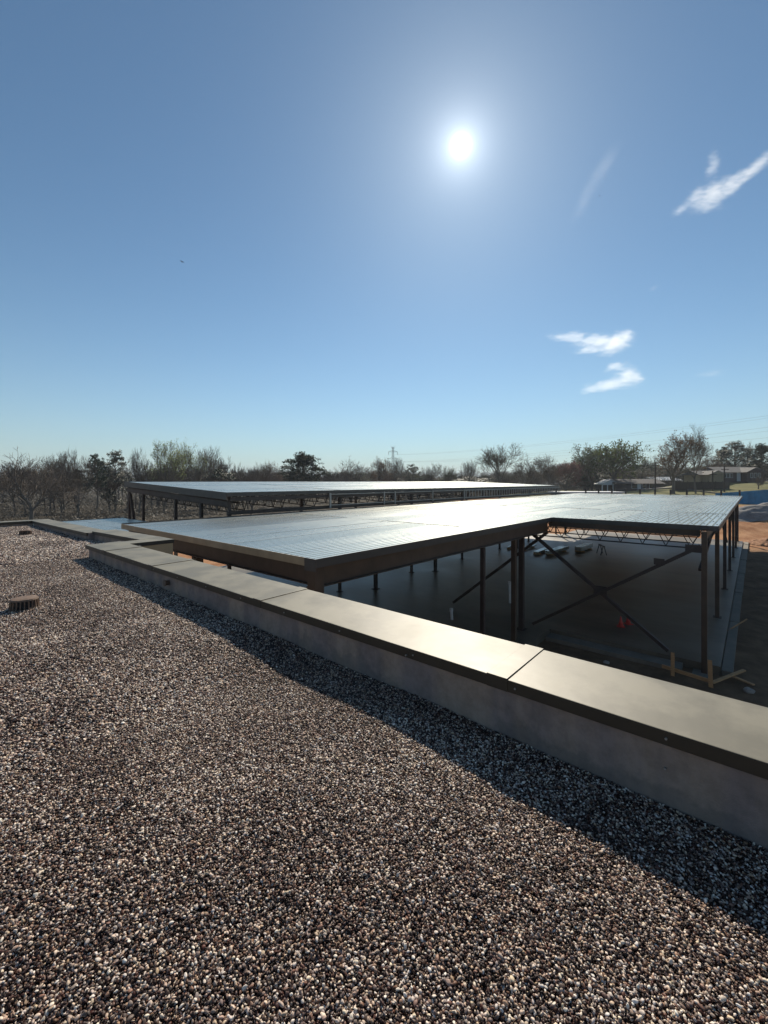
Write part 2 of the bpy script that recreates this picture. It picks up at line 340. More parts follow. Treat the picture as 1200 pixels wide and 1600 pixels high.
bn = N(t, 'ShaderNodeTexNoise'); bn.inputs['Scale'].default_value = 1.1; bn.inputs['Detail'].default_value = 5; t.links.new(geo.outputs['Position'], bn.inputs['Vector'])
f = mth(t, 'ADD', oi.outputs['Random'], mth(t, 'MULTIPLY', mth(t, 'SUBTRACT', bn.outputs[0], .5), .62))
t.links.new(f, r.inputs[0])
hs = N(t, 'ShaderNodeHueSaturation'); rr = mth(t, 'FRACT', mth(t, 'MULTIPLY', oi.outputs['Random'], 37.7)); t.links.new(r.outputs[0], hs.inputs['Color'])
t.links.new(mth(t, 'ADD', .5, mth(t, 'MULTIPLY', rr, .8)), hs.inputs['Saturation']); t.links.new(mth(t, 'ADD', .485, mth(t, 'MULTIPLY', mth(t,'FRACT',mth(t,'MULTIPLY',rr,13.3)), .03)), hs.inputs['Hue'])
t.links.new(hs.outputs[0], b.inputs['Base Color']); b.inputs['Roughness'].default_value = .5; b.inputs['Specular IOR Level'].default_value = .22
M['pebble'] = m
gn = bpy.data.node_groups.new('pebble scatter', 'GeometryNodeTree')
gn.interface.new_socket('Geometry', in_out='INPUT', socket_type='NodeSocketGeometry'); gn.interface.new_socket('Geometry', in_out='OUTPUT', socket_type='NodeSocketGeometry')
gi = gn.nodes.new('NodeGroupInput'); go = gn.nodes.new('NodeGroupOutput'); L = gn.links.new
join = gn.nodes.new('GeometryNodeJoinGeometry')
for k in range(5):
    ic = gn.nodes.new('GeometryNodeMeshIcoSphere'); ic.inputs['Subdivisions'].default_value = 2; ic.inputs['Radius'].default_value = 1
    sp_ = gn.nodes.new('GeometryNodeSetPosition'); nz = gn.nodes.new('ShaderNodeTexNoise'); nz.noise_dimensions = '4D'; nz.inputs['W'].default_value = k*3.7; nz.inputs['Scale'].default_value = .9; nz.inputs['Detail'].default_value = 1
    vm = gn.nodes.new('ShaderNodeVectorMath'); vm.operation = 'SUBTRACT'; vm.inputs[1].default_value = (.5,.5,.5)
    v2 = gn.nodes.new('ShaderNodeVectorMath'); v2.operation = 'SCALE'; v2.inputs['Scale'].default_value = 1.25
    sh = gn.nodes.new('GeometryNodeSetShadeSmooth'); sm = gn.nodes.new('GeometryNodeSetMaterial'); sm.inputs['Material'].default_value = M['pebble']
    g2 = gn.nodes.new('GeometryNodeGeometryToInstance')
    L(ic.outputs[0], sp_.inputs[0]); L(nz.outputs['Color'], vm.inputs[0]); L(vm.outputs[0], v2.inputs[0]); L(v2.outputs[0], sp_.inputs['Offset'])
    L(sp_.outputs[0], sh.inputs[0]); L(sh.outputs[0], sm.inputs[0]); L(sm.outputs[0], g2.inputs[0]); L(g2.outputs[0], join.inputs[0])
iop = gn.nodes.new('GeometryNodeInstanceOnPoints'); iop.inputs['Pick Instance'].default_value = True
ri = gn.nodes.new('FunctionNodeRandomValue'); ri.data_type = 'INT'; ri.inputs[4].default_value = 0; ri.inputs[5].default_value = 4
na = gn.nodes.new('GeometryNodeInputNamedAttribute'); na.data_type = 'FLOAT_VECTOR'; na.inputs[0].default_value = 'rot'
nb = gn.nodes.new('GeometryNodeInputNamedAttribute'); nb.data_type = 'FLOAT_VECTOR'; nb.inputs[0].default_value = 'scl'
L(gi.outputs[0], iop.inputs['Points']); L(join.outputs[0], iop.inputs['Instance']); L(ri.outputs[2], iop.inputs['Instance Index'])
L(na.outputs[0], iop.inputs['Rotation']); L(nb.outputs[0], iop.inputs['Scale']); L(iop.outputs[0], go.inputs[0])
md = grav.modifiers.new('scatter', 'NODES'); md.node_group = gn

# ------------------------------------------------------------------ building we stand on
bld = empty('building', (0,0,GZ), 'low flat roofed building in the foreground with gravel roof and metal capped parapet', 'building')
bld.location = (0,0,0)
TOP = .405
def wall_seg(poly, capoly, ztop=TOP, name='parapet_wall', h=.08, lab=None):
    w = MB().prism(poly, -4.3, ztop-.018).build(name, M['stucco'], bld)
    c_ = MB(); c_.prism(capoly, ztop-h, ztop-.004, 0); 
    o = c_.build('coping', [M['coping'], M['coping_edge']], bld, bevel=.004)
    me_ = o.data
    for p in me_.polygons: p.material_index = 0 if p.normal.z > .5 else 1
    return w, o
wall_seg([(2.50,-6),(3.005,-6),(3.005,9.535),(2.50,9.535)], [(2.453,-6.05),(3.045,-6.05),(3.045,9.58),(2.453,9.58)])
cop_main = [o for o in bld.children if o.name.startswith('coping')][0]
# slight inward wash on the near coping and tiny waviness so it catches light unevenly
bm_ = bmesh.new(); bm_.from_mesh(cop_main.data)
for k in range(1, 64): bmesh.ops.bisect_plane(bm_, geom=bm_.verts[:]+bm_.edges[:]+bm_.faces[:], plane_co=(0,-6.05+k*15.63/64,0), plane_no=(0,1,0))
for k in (2.6, 2.75, 2.9): bmesh.ops.bisect_plane(bm_, geom=bm_.verts[:]+bm_.edges[:]+bm_.faces[:], plane_co=(k,0,0), plane_no=(1,0,0))
for v in bm_.verts:
    if v.co.z > TOP-.01: v.co.z += .0022*mnoise.noise((v.co.x*3, v.co.y*1.1, 2)) + .010*(v.co.x-2.75)
bm_.to_mesh(cop_main.data); bm_.free()
wall_seg([(3.006,9.14),(3.88,9.14),(3.88,9.52),(3.006,9.52)], [(3.047,9.10),(3.89,9.10),(3.89,9.556),(3.047,9.556)], TOP-.002)
wall_seg([(3.44,9.525),(3.26,12.0),(3.68,12.0),(3.86,9.525)], [(3.40,9.558),(3.22,12.03),(3.72,12.03),(3.89,9.558)], TOP)
wall_seg([(3.14,12.001),(2.99,17.0),(3.40,17.0),(3.56,12.001)], [(3.10,12.032),(2.95,17.0),(3.44,17.0),(3.60,12.032)], TOP-.03)
wall_seg([(2.99,17.04),(2.99,17.41),(-14,17.41),(-14,17.04)], [(3.44,17.002),(3.44,17.45),(-14,17.45),(-14,17.002)], TOP-.028)
# joint covers on the near coping
for yj in (-1.9, 1.13, 3.75, 6.45, 8.45):
    jb = MB(); 
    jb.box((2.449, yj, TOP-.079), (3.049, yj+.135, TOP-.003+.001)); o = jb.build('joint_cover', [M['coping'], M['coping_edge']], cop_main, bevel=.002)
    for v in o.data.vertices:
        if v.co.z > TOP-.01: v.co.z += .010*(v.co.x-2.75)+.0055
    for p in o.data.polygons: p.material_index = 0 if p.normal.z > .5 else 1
# beige outside face of the notch and scupper pipe through the wall
MB().box((3.047,9.118,-4.25),(3.875,9.138,TOP-.084)).build('exterior_wall', M['wallbody'], bld)
sc = MB(); sc.tube([(2.44,6.0,.29-.06),(2.50,6.0,.29-.06)], [.032,.032], 14); sc.tube([(2.435,6.0,.23),(2.445,6.0,.23)], [.045,.045], 14)
sc.build('overflow_pipe', M['cast'], bld, smooth=False)
for yb, zb in ((.33,.19),(-.06,.345),(1.9,.345)):
    MB().tube([(2.44 if zb>.3 else 2.49,yb,zb),(2.455 if zb>.3 else 2.505,yb,zb)], [.006,.006], 8).build('bolt', M['galv'], bld)

for k in range(14):
    MB().tube([(2.446,-1.2+k*.76,TOP-.045),(2.4535,-1.2+k*.76,TOP-.045)], [.006,.006], 8).build('screw', M['galv'], bld)
# roof drain strainers
def strainer(x, y, s_, label, rz=0):
    z = zg(x, y); e_ = empty('roof_drain', (x, y, z), label, 'roof drain', 'roof drain strainers in the gravel', rz)
    b_ = MB(); n = 22
    b_.tube([(0,0,-.012),(0,0,.008)], [.155*s_,.15*s_], 28); b_.build('base_ring', M['cast'], e_)
    for i in range(n):
        a = 2*math.pi*i/n; r0, r1 = .135*s_, .125*s_; c0, s0 = math.cos(a), math.sin(a)
        q = MB(); q.bar((c0*r0, s0*r0, 0), (c0*r1, s0*r1, .105*s_), .010, .014, up=(c0,s0,0)); q.build('rib', M['cast'], e_)
    q = MB(); q.tube([(0,0,.10*s_),(0,0,.118*s_),(0,0,.126*s_)], [.132*s_,.125*s_,.08*s_], 28); q.build('dome_cap', M['cast'], e_)
    q = MB(); q.tube([(0,0,0),(0,0,.1*s_)], [.10*s_,.10*s_], 16); q.build('inner_sleeve', M['black'], e_)
pd = P(38, 951, 5.02); strainer(pd.x, pd.y, 1.0, 'larger rusty ribbed roof drain strainer in the gravel nearest the left edge of the roof')
pd = P(40, 838, 11.3); strainer(pd.x, pd.y, .95, 'small dark roof drain strainer far off near the back parapet corner')

# ------------------------------------------------------------------ corrugated deck
def deck(name, x0, x1, y0, y1, z, parent, slope=0, seg=6.1, pitch=.1524, holes=None, welds=False):
    prof = [(0,0),(.095,0),(.105,-.042),(.139,-.042),(.149,0)]
    vs = []; fs = []; tint = []
    ns = max(1, int(math.ceil((x1-x0)/seg))); nsh = int(math.ceil((y1-y0)/(pitch*6)))
    for i in range(ns):
        xa = x0+i*seg; xb = min(x1, xa+seg+.05)
        if xb-xa < .3: continue
        for j in range(nsh):
            ya = y0+j*pitch*6; tn = rnd.random(); dz = rnd.uniform(-.0012,.0012); tilt = rnd.uniform(-.0025,.0025); rl = rnd.uniform(-.003,.003)
            row = []
            for k in range(6):
                for (py, pz) in prof:
                    yy = ya+k*pitch+py
                    if yy <= y1+1e-6: row.append((yy, pz))
            if ya+pitch*6 <= y1: row.append((ya+pitch*6-.001, 0))
            else: row.append((y1, 0))
            if len(row) < 2: continue
            st = max(2, int((xb-xa)/.75)); n = len(row); base = len(vs)
            for q in range(st+1):
                x = xa+(xb-xa)*q/st
                for (yy, pz) in row:
                    w = .0016*mnoise.noise((x*.8, yy*1.3, i*3.3)) 
                    vs.append((x, yy, z+pz+slope*(yy-y0)+dz+tilt*(x-xa)*.5+rl*(yy-ya)+(.006 if i%2 else 0)+w))
            for q in range(st):
                for r_ in range(n-1):
                    fs.append((base+q*n+r_, base+(q+1)*n+r_, base+(q+1)*n+r_+1, base+q*n+r_+1)); tint.append(tn)
    fs = [f[::1] for f in fs]
    me_ = bpy.data.meshes.new(name); me_.from_pydata(vs, [], fs); me_.materials.append(M['deck'])
    a_ = me_.attributes.new('tint', 'FLOAT', 'FACE'); a_.data.foreach_set('value', tint)
    o = bpy.data.objects.new(name, me_); C.objects.link(o); o.parent = parent
    sf = o.modifiers.new('thick', 'SOLIDIFY'); sf.thickness = .0012; sf.offset = -1
    return o
def joist(mb, a, b, h, n=None, mi=0, w=.06):
    a = Vector(a); b = Vector(b); dz = Vector((0,0,h)); L_ = (b-a).length; n = n or max(4, int(L_/.62)); d = (b-a)/n
    mb.bar(a, b, w, .035, mi); mb.bar(a-dz+d*.6, b-dz-d*.6, w, .032, mi)
    for i in range(n):
        p0 = a+d*i; p1 = a+d*(i+.5)-dz; p2 = a+d*(i+1)
        mb.bar(p0, p1, .022, .022, mi); mb.bar(p1, p2, .022, .022, mi)
    return mb
def column(parent, x, y, z0, z1, w=.15, mt=None, plate=True):
    c_ = MB().box((x-w/2, y-w/2, z0+.02), (x+w/2, y+w/2, z1)).build('column', mt or M['steel'], parent)
    if plate: MB().box((x-w, y-w, z0+.001), (x+w, y+w, z0+.022)).build('base_plate', M['steel_dark'], c_)
    return c_
DZ = .30      # near deck level
SZ = -3.70    # slab level
nb_ = empty('steel_frame_building', (4.6, .75, SZ), 'nearer steel frame under a wide silver corrugated roof deck with a stepped corner', 'building')
nb_.location = (0,0,0)
deck('roof_deck', 4.64, 15.62, 5.50, 14.42, DZ, nb_); deck('roof_deck', 15.60, 49.2, .78, 14.42, DZ+.003, nb_)
def fascia(parent, a, b, z, h, mt, out, th=.012, lip=.01):
    a = Vector(a); b = Vector(b); o_ = Vector(out)*(th/2+.002)
    m_ = MB(); m_.bar((a.x+o_.x, a.y+o_.y, z-h/2+lip), (b.x+o_.x, b.y+o_.y, z-h/2+lip), th, h)
    return m_.build('fascia', mt, parent)
fascia(nb_, (4.63,5.47,0), (4.63,14.44,0), DZ, .14, M['fascia'], (-1,0,0))
MB().box((4.606,5.462,DZ-.20),(4.62,5.75,DZ+.012)).build('fascia_corner', M['fascia_dark'], nb_)
fascia(nb_, (4.625,5.49,0), (15.58,5.49,0), DZ, .15, M['fascia_dark'], (0,-1,0))
fascia(nb_, (15.59,5.47,0), (15.59,.77,0), DZ, .15, M['fascia_dark'], (-1,0,0))
fascia(nb_, (15.59,.765,0), (49.2,.765,0), DZ, .15, M['fascia_dark'], (0,-1,0))
fascia(nb_, (4.63,14.45,0), (49.2,14.45,0), DZ, .14, M['fascia_dark'], (0,1,0), lip=.03)
fascia(nb_, (49.21,.76,0), (49.21,14.45,0), DZ, .14, M['fascia_dark'], (1,0,0))
BZ = DZ-.05
def beam(parent, a, b, h=.36, w=.16, mt=None, z=None):
    z = (BZ if z is None else z)-h/2-.02
    return MB().ibeam((a[0],a[1],z), (b[0],b[1],z), w, h).build('beam', mt or M['steel'], parent)
beam(nb_, (4.78,5.74), (4.78,14.3), .40); beam(nb_, (4.87,5.66), (15.63,5.66), .44); beam(nb_, (15.72,5.64), (15.72,1.2), .26)
beam(nb_, (15.5,1.05), (49,1.05), .36); beam(nb_, (4.87,14.2), (49,14.2), .36); beam(nb_, (49,1.2), (49,14.1), .30)
beam(nb_, (15.72,5.8), (15.72,14.1), .36, mt=M['steel_dark'])
cz = BZ-.05
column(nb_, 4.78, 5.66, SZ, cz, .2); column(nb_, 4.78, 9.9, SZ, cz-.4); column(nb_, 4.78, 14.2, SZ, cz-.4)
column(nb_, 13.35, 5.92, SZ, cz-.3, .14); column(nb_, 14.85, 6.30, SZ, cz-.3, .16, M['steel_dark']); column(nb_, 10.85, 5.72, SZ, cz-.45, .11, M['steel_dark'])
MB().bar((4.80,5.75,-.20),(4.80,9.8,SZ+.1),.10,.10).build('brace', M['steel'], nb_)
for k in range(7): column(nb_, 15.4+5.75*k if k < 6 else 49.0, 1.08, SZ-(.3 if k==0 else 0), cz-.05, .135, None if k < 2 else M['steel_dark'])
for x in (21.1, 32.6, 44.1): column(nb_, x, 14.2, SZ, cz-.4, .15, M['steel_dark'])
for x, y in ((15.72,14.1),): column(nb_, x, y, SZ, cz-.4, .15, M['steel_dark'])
# X brace in the step bay with its gusset plates
za, zb = -.28, SZ+.15
br1 = MB().bar((15.36,6.15,za),(15.36,1.95,zb+.05),.10,.10).build('brace', M['steel_dark'], nb_)
MB().bar((15.26,6.05,zb),(15.26,1.15,za+.02),.10,.10).build('brace', M['steel_dark'], nb_)
MB().box((15.29,3.62,-2.12),(15.30,4.02,-1.84)).build('gusset_plate', M['steel_dark'], nb_)
MB().box((15.24,1.12,-.46),(15.25,1.52,-.24)).build('gusset_plate', M['steel_dark'], nb_)
MB().box((15.19,2.02,-.92),(15.20,2.30,-.73)).build('gusset_plate', M['steel_dark'], nb_)
MB().bar((15.86,5.75,za),(15.86,9.75,SZ+.1),.10,.10).build('brace', M['steel_dark'], nb_)
for a, b_ in (((27,1.2,-.4),(32.5,1.2,-2.0)),((38.2,1.2,-.4),(43.8,1.2,-2.6)),((20.4,1.2,-.4),(15.6,1.2,-1.0))):
    MB().bar(a, b_, .08, .08).build('brace', M['steel_dark'], nb_)
# bar joists
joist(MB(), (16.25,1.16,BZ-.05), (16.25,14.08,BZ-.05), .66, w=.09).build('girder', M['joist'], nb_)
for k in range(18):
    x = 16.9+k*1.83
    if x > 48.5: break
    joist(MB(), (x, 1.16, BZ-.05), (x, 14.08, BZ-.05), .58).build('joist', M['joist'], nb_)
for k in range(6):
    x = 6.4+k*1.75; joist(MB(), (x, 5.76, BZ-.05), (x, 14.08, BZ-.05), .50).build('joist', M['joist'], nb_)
# deck bearing stubs: short posts round the far edge
for u in (1030.6,1052,1075,1098.5,1121,1144,1167): 
    # along the far edge, evenly spaced
    pass
for k in range(11):
    y = .95+k*1.28
    MB().box((49.26,y-.07,DZ-.05),(49.40,y+.07,DZ+.52)).build('post', M['steel_dark'], nb_)
# hanging sprinkler drops under the left bay
for x, y in ((7.2,7.2),(8.3,10.6),(18.5,9.5)):
    MB().tube([(x,y,-.15),(x,y,-.5)], [.014,.014], 6).tube([(x,y,-.5),(x,y,-.53)], [.05,.05], 8).build('hanger', M['joist'], nb_)
# puddle-weld dots on the near right part of the deck
wn = 0
for i in range(9):
    for j in range(0, 22):
        x = 16.2+i*1.22; y = .78+j*.1524+.052
        if (j+i)%2 or wn >= 98: continue
        wn += 1; x += rnd.uniform(-.04,.04); MB().tube([(x,y,DZ-.004),(x,y,DZ+.014)], [.02,.017], 6).build('weld_spot', M['steel_dark'], nb_)
# floor slabs
sl = MB(); sl.prism([(15.55,.72),(49.4,.72),(49.4,14.6),(44,14.6),(44,25.2),(8.2,25.2),(8.2,14.6),(4.5,14.6),(4.5,5.55),(15.55,5.55)], SZ-.42, SZ)
sl = tag(sl.build('floor_slab', M['concrete'], nb_), 'grey concrete floor slab')
MB().box((15.05,.95,SZ-.62),(15.55,1.35,SZ-.22)).build('footing', M['footing'], nb_); MB().box((14.5,5.95,SZ-.55),(15.2,6.7,SZ-.01)).build('footing', M['footing'], nb_)
MB().box((15.0,1.6,SZ-.5),(15.53,5.5,SZ-.12)).build('footing', M['footing'], nb_)
# stepped grade beam on the right with dark anchor pockets
for k in range(6):
    x = 15.6+5.75*k; MB().box((x,.45-.02*k,SZ-.5),(x+5.6,.70,SZ-.10)).build('footing', M['footing'], nb_)

# ------------------------------------------------------------------ far building
fb = empty('steel_frame_building', (8.3,14.8,SZ), 'farther, taller steel frame behind the nearer deck with a row of pale studs', 'building')
fb.location = (0,0,0)
FZ = 1.16; SL = .039; FX0, FX1, FY0, FY1 = 8.25, 44.2, 14.85, 25.4
deck('roof_deck', FX0, FX1, FY0, FY1, FZ, fb, slope=SL)
zb_ = FZ+SL*(FY1-FY0)
def slfascia(a, b, za_, zb2, h, mt, th=.014):
    m_ = MB(); m_.bar((a[0],a[1],za_-h/2+.025), (b[0],b[1],zb2-h/2+.025), th, h); return m_.build('fascia', mt, fb)
slfascia((FX0-.01,FY0-.02), (FX0-.01,FY1), FZ, zb_, .28, M['fascia_dark']); slfascia((FX0-.02,FY0-.01), (FX1,FY0-.01), FZ, FZ, .15, M['fascia_dark'])
slfascia((FX1+.01,FY0), (FX1+.01,FY1), FZ, zb_, .2, M['fascia_dark']); slfascia((FX0,FY1+.01), (FX1,FY1+.01), zb_, zb_, .2, M['fascia_dark'])
def fbeam(a, b, za_, zb2, h=.3):
    MB().bar((a[0],a[1],za_), (b[0],b[1],zb2), .14, h).build('beam', M['steel_dark'], fb)
fbeam((8.42,FY0+.1), (8.42,FY1-.1), FZ-.42, zb_-.42, .22); fbeam((8.4,FY1-.15), (44,FY1-.15), zb_-.36, zb_-.36)
fbeam((8.4,FY0+.06), (44.1,FY0+.06), FZ-.24, FZ-.24, .14)
MB().bar((8.3,FY0+.02,DZ+.11),(44.2,FY0+.02,DZ+.11),.14,.14).build('sill_beam', M['steel_dark'], fb)
for y in (15.0, 17.2, 19.6, 23.3, 25.2):
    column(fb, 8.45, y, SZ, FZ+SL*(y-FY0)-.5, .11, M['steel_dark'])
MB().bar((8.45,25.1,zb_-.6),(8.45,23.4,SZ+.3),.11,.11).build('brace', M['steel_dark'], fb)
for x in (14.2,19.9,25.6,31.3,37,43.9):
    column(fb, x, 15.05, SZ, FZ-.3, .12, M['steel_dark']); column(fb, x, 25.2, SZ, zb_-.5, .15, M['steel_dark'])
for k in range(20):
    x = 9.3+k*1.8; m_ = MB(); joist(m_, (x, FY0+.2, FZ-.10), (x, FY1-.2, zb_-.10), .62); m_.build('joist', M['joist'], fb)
# joist girder along the left side
m_ = MB(); joist(m_, (8.9, FY0+.2, FZ-.40), (8.9, FY1-.3, zb_-.40), .42, w=.08); m_.build('girder', M['joist'], fb)
# pale cold-formed framing along the clerestory
yc = FY0-.10; zt = FZ-.16; zl = DZ+.20
for x0, x1, name in ((13.3,25.3,'window_frame'),):
    f_ = MB(); f_.bar((x0,yc,zt),(x1,yc,zt),.03,.035); f_.bar((x0,yc,zl),(x1,yc,zl),.03,.035); f_.build('rail', M['galv'], fb)
for x, w in ((13.3,.10),(17.1,.07),(18.0,.07),(21.6,.06),(25.35,.08)):
    MB().bar((x,yc-.02,zl-.12),(x,yc-.02,zt+.05),w,.05,up=(0,1,0)).build('frame_post', M['galv'], fb)
for xa, xb in ((13.5,16.9),(18.2,21.4),(21.8,25.2)):
    m_ = MB(); m_.bar((xa,yc+.06,zt-.03),(xb,yc+.06,zl+.03),.02,.02); m_.bar((xa,yc+.09,zl+.03),(xb,yc+.09,zt-.03),.02,.02); m_.build('cross_strap', M['joist'], fb)
MB().bar((25.4,yc,zt),(44.1,yc,zt),.03,.06).bar((25.4,yc,zl),(44.1,yc,zl),.03,.06).build('rail', M['galv'], fb)
k = 0
while 25.6+k*.42 < 44.1:
    x = 25.6+k*.42; MB().bar((x,yc-.02,zl),(x,yc-.02,zt),.045,.04,up=(0,1,0)).build('stud', M['galv'], fb); k += 1
# upright panels closing the far end of the clerestory
# lower deck beyond the parapet
lb = empty('metal_canopy', (3.7,14.6,-.2), 'low pale blue metal deck seen past the far left parapet', 'canopy'); lb.location = (0,0,0)
deck('canopy_deck', 3.75, 7.4, 14.9, 23.0, -.16, lb, pitch=.1524, seg=1.9)
fascia(lb, (7.41,14.9,0), (7.41,23.0,0), -.16, .14, M['fascia_dark'], (1,0,0)); fascia(lb, (3.75,23.02,0), (7.42,23.02,0), -.16, .14, M['fascia_dark'], (0,1,0), lip=.03)
for x, y in ((7.2,15.2),(7.2,22.8),(3.95,22.8),(3.95,17.6)): column(lb, x, y, SZ-.25, -.22, .12, M['steel_dark'])
MB().bar((3.95,22.7,-.30),(7.2,22.7,-.30),.1,.14).bar((3.95,15.2,-.30),(7.2,15.2,-.30),.1,.14).build('beam', M['steel_dark'], lb)

# ------------------------------------------------------------------ things on the site
def at_ground(u, v, z):      # point at height z seen at pixel u,v
    tt = (HC-z)*670/(v-752); return P(u, v, tt)
# stacked steel sections
labs = ['bright galvanised channel bundle on the slab, longest of the pile under the deck','short dark capped channel bundle on the slab at the right end of the pile','pale channel lying flat on the left of the pile on the slab','thin channel leaning across timber blocks in the middle of the pile','lone bright channel on the slab, well left of the pile']
for i, (u, v, L_, w, h, n, zz) in enumerate(((870,864,3.2,.5,.22,4,.12),(912,860,2.6,.5,.3,4,.12),(845,864,2.2,.35,.12,3,.12),(825,858,2.6,.2,.1,2,.1),(836,862,1.8,.12,.1,1,.12))):
    p = at_ground(u, v, SZ); e_ = empty('channel_bundle', (p.x, p.y, SZ), labs[i], 'steel channels', 'bundles of steel channel on the slab', R(rnd.uniform(-6,6)))
    if i == 4: e_.location = P(800, 861, 34); e_.location.z = SZ
    for q in range(n):
        yy = (q-(n-1)/2)*w/n*1.05
        c_ = MB(); c_.box((-L_/2,yy-.05,zz),(L_/2+rnd.uniform(-.2,.2),yy+.05,zz+h)); c_.build('channel', M['deck'], e_)
    for s_ in (-.7,.6): MB().box((s_*L_/2-.05,-w/2-.1,.001),(s_*L_/2+.05,w/2+.1,zz-.002)).build('timber_block', M['lumber'], e_)
# sawhorse by the stack
p = at_ground(940, 866, SZ); e_ = empty('sawhorse', (p.x,p.y,SZ), 'thin legged trestle standing right of the steel pile under the deck', 'trestle', rz=R(30))
for sx_ in (-.45,.45):
    for sy_ in (-.2,.2): MB().bar((sx_*1.05,sy_,0),(sx_,sy_*.2,.6),.05,.05).build('leg', M['joist'], e_)
MB().box((-.6,-.05,.6),(.6,.05,.67)).build('top_rail', M['joist'], e_)
# traffic cones
def cone_(label, p, s_, rz):
    e_ = empty('traffic_cone', p, label, 'traffic cone', 'traffic cones on the slab', rz)
    MB().box((-.16*s_,-.16*s_,.001),(.16*s_,.16*s_,.03*s_)).build('base', M['cone'], e_, bevel=.008)
    MB().tube([(0,0,.03*s_),(0,0,.20*s_),(0,0,.44*s_),(0,0,.46*s_)], [.125*s_,.08*s_,.03*s_,.022*s_], 20).build('body', M['cone'], e_, smooth=True)
cone_('red orange traffic cone on the dark slab, left of the pair behind the brace', at_ground(970,979,SZ), .80, .3)
cone_('red orange traffic cone on the slab, right of the pair, behind the brace', at_ground(981.5,975,SZ), .78, .9)
# stub-up pipes
for u, v, h, lab in ((797,942,.92,'taller white plastic pipe standing up from the slab beside the dark columns'),(706,968,.42,'short white plastic pipe standing up from the slab beside the diagonal brace')):
    p = at_ground(u, v, SZ)
    o = MB().tube([(0,0,0),(-.02,0,h*.5),(-.04,0,h)], [.055,.055,.055], 14).tube([(-.038,0,h-.1),(-.04,0,h+.02)], [.068,.068], 14).build('standpipe', M['pvc'], None, smooth=False)
    o.location = p; tag(o, lab, 'pipe', 'stub-up pipes')
# white stake post beyond the notch
o = MB().bar((0,0,-2.2),(0,0,.0),.05,.05).build('stake', M['galv']); o.location = P(276, 862, 13.5); tag(o, 'pale metal stake at the end of the beige wall under the deck edge', 'stake')
# form stakes and boards at the slab corner
GZ0 = GZ
def lum(name, a, b_, w, h, lab, cat, grp):
    a = Vector(a); b_ = Vector(b_); m_ = MB().bar(Vector((0,0,0)), b_-a, w, h); o = m_.build(name, M['lumber'], None, bevel=.003); o.location = a; tag(o, lab, cat, grp)
p1 = at_ground(1051,1056,GZ); p2 = at_ground(1111,1074,GZ); p3 = at_ground(1163,1058,GZ)
lum('wooden_stake', p1+Vector((0,0,-.1)), p1+Vector((.01,0,.66)), .09, .04, 'upright timber stake at the slab corner, left of the pair', 'stake', 'form stakes at the slab corner')
lum('wooden_stake', p2+Vector((0,0,-.1)), p2+Vector((.02,.03,.72)), .10, .04, 'upright timber stake at the slab corner, right of the pair and nearer', 'stake', 'form stakes at the slab corner')
p4 = at_ground(1034,1050,GZ)
lum('board', p4+Vector((.05,0,.16)), p2+Vector((.06,.02,.14)), .04, .10, 'timber form board running between the two stakes at the slab corner', 'board', 'form boards')
lum('board', p2+Vector((.1,-.02,.10)), p3+Vector((0,0,.20)), .09, .035, 'loose timber board lying on the dirt right of the slab corner', 'board', 'form boards')
lum('board', at_ground(1140,1060,GZ)+Vector((0,0,.1)), at_ground(1178,1076,GZ)+Vector((0,0,.10)), .08, .035, 'short loose timber board on the dirt, farthest right', 'board', 'form boards')
pa = at_ground(1135,990,GZ); pb_ = at_ground(1167,985,GZ)
lum('board', pa+Vector((0,0,.08)), pb_+Vector((0,0,.42)), .035, .03, 'thin pale lath tilted up from the dirt right of the slab', 'lath', None)
def rock(p, s_, lab):
    bm_ = bmesh.new(); bmesh.ops.create_icosphere(bm_, subdivisions=3, radius=1)
    for v in bm_.verts:
        n_ = mnoise.noise(v.co*1.3+Vector((p.x,0,0))); v.co *= 1+.35*n_; v.co.z *= .6
    me_ = bpy.data.meshes.new('rock'); bm_.to_mesh(me_); bm_.free(); me_.materials.append(M['rock']); o = bpy.data.objects.new('rock', me_); C.objects.link(o)
    o.location = p; o.scale = (s_,s_,s_); tag(o, lab, 'rock')
rock(at_ground(1170,1082,GZ)+Vector((0,0,.05)), .12, 'pale rock on the dark dirt beside the parapet at the right')
rock(at_ground(947,1036,GZ)+Vector((0,0,.02)), .09, 'small rock at the foot of the slab edge under the brace')

# dirt mounds
def mound(name, lab, c, rx, ry, h, mt, rz, seed):
    g_ = MB(); n = 46
    for j in range(n+1):
        for i in range(n+1):
            a, b_ = i/n*2-1, j/n*2-1; d = math.hypot(a, b_)
            z = h*max(0, 1-d**1.6)**.9*(1+.45*mnoise.noise((a*2.2+seed, b_*2.2, 0)))+.10*mnoise.noise((a*9, b_*9, seed)) * (1 if d < 1 else 0) - 1.8*max(0, d-.8)
            g_.v.append((a*rx, b_*ry, z-.25))
    g_.f = [(j*(n+1)+i, j*(n+1)+i+1, (j+1)*(n+1)+i+1, (j+1)*(n+1)+i) for j in range(n) for i in range(n)]; g_.m = [0]*len(g_.f)
    o = g_.build(name, mt, None, smooth=True); o.location = c; o.rotation_euler.z = rz; tag(o, lab, name.replace('_', ' '))
pm = P(1200, 812, 47); mh_ = (P(1200,794,47).z-gh(pm.x,pm.y)+.3)*1.5; mound('stone_mound', 'grey heap of crushed stone beyond the deck at the right edge', (pm.x, pm.y, gh(pm.x,pm.y)), 2.6, 4.5, mh_, M['mound'], R(20), 3)
M['clay_mat'] = mat('heaped red clay', (.20,.085,.04), .95, 0, .3, 1.5, .06, 4, col2=(.40,.21,.11))
pm = P(1192, 843, 38); mound('clay_mound', 'low heap of dark red clay past the far end of the slab', (pm.x, pm.y, gh(pm.x,pm.y)), 2.2, 1.6, .55, M['clay_mat'], 0, 9)

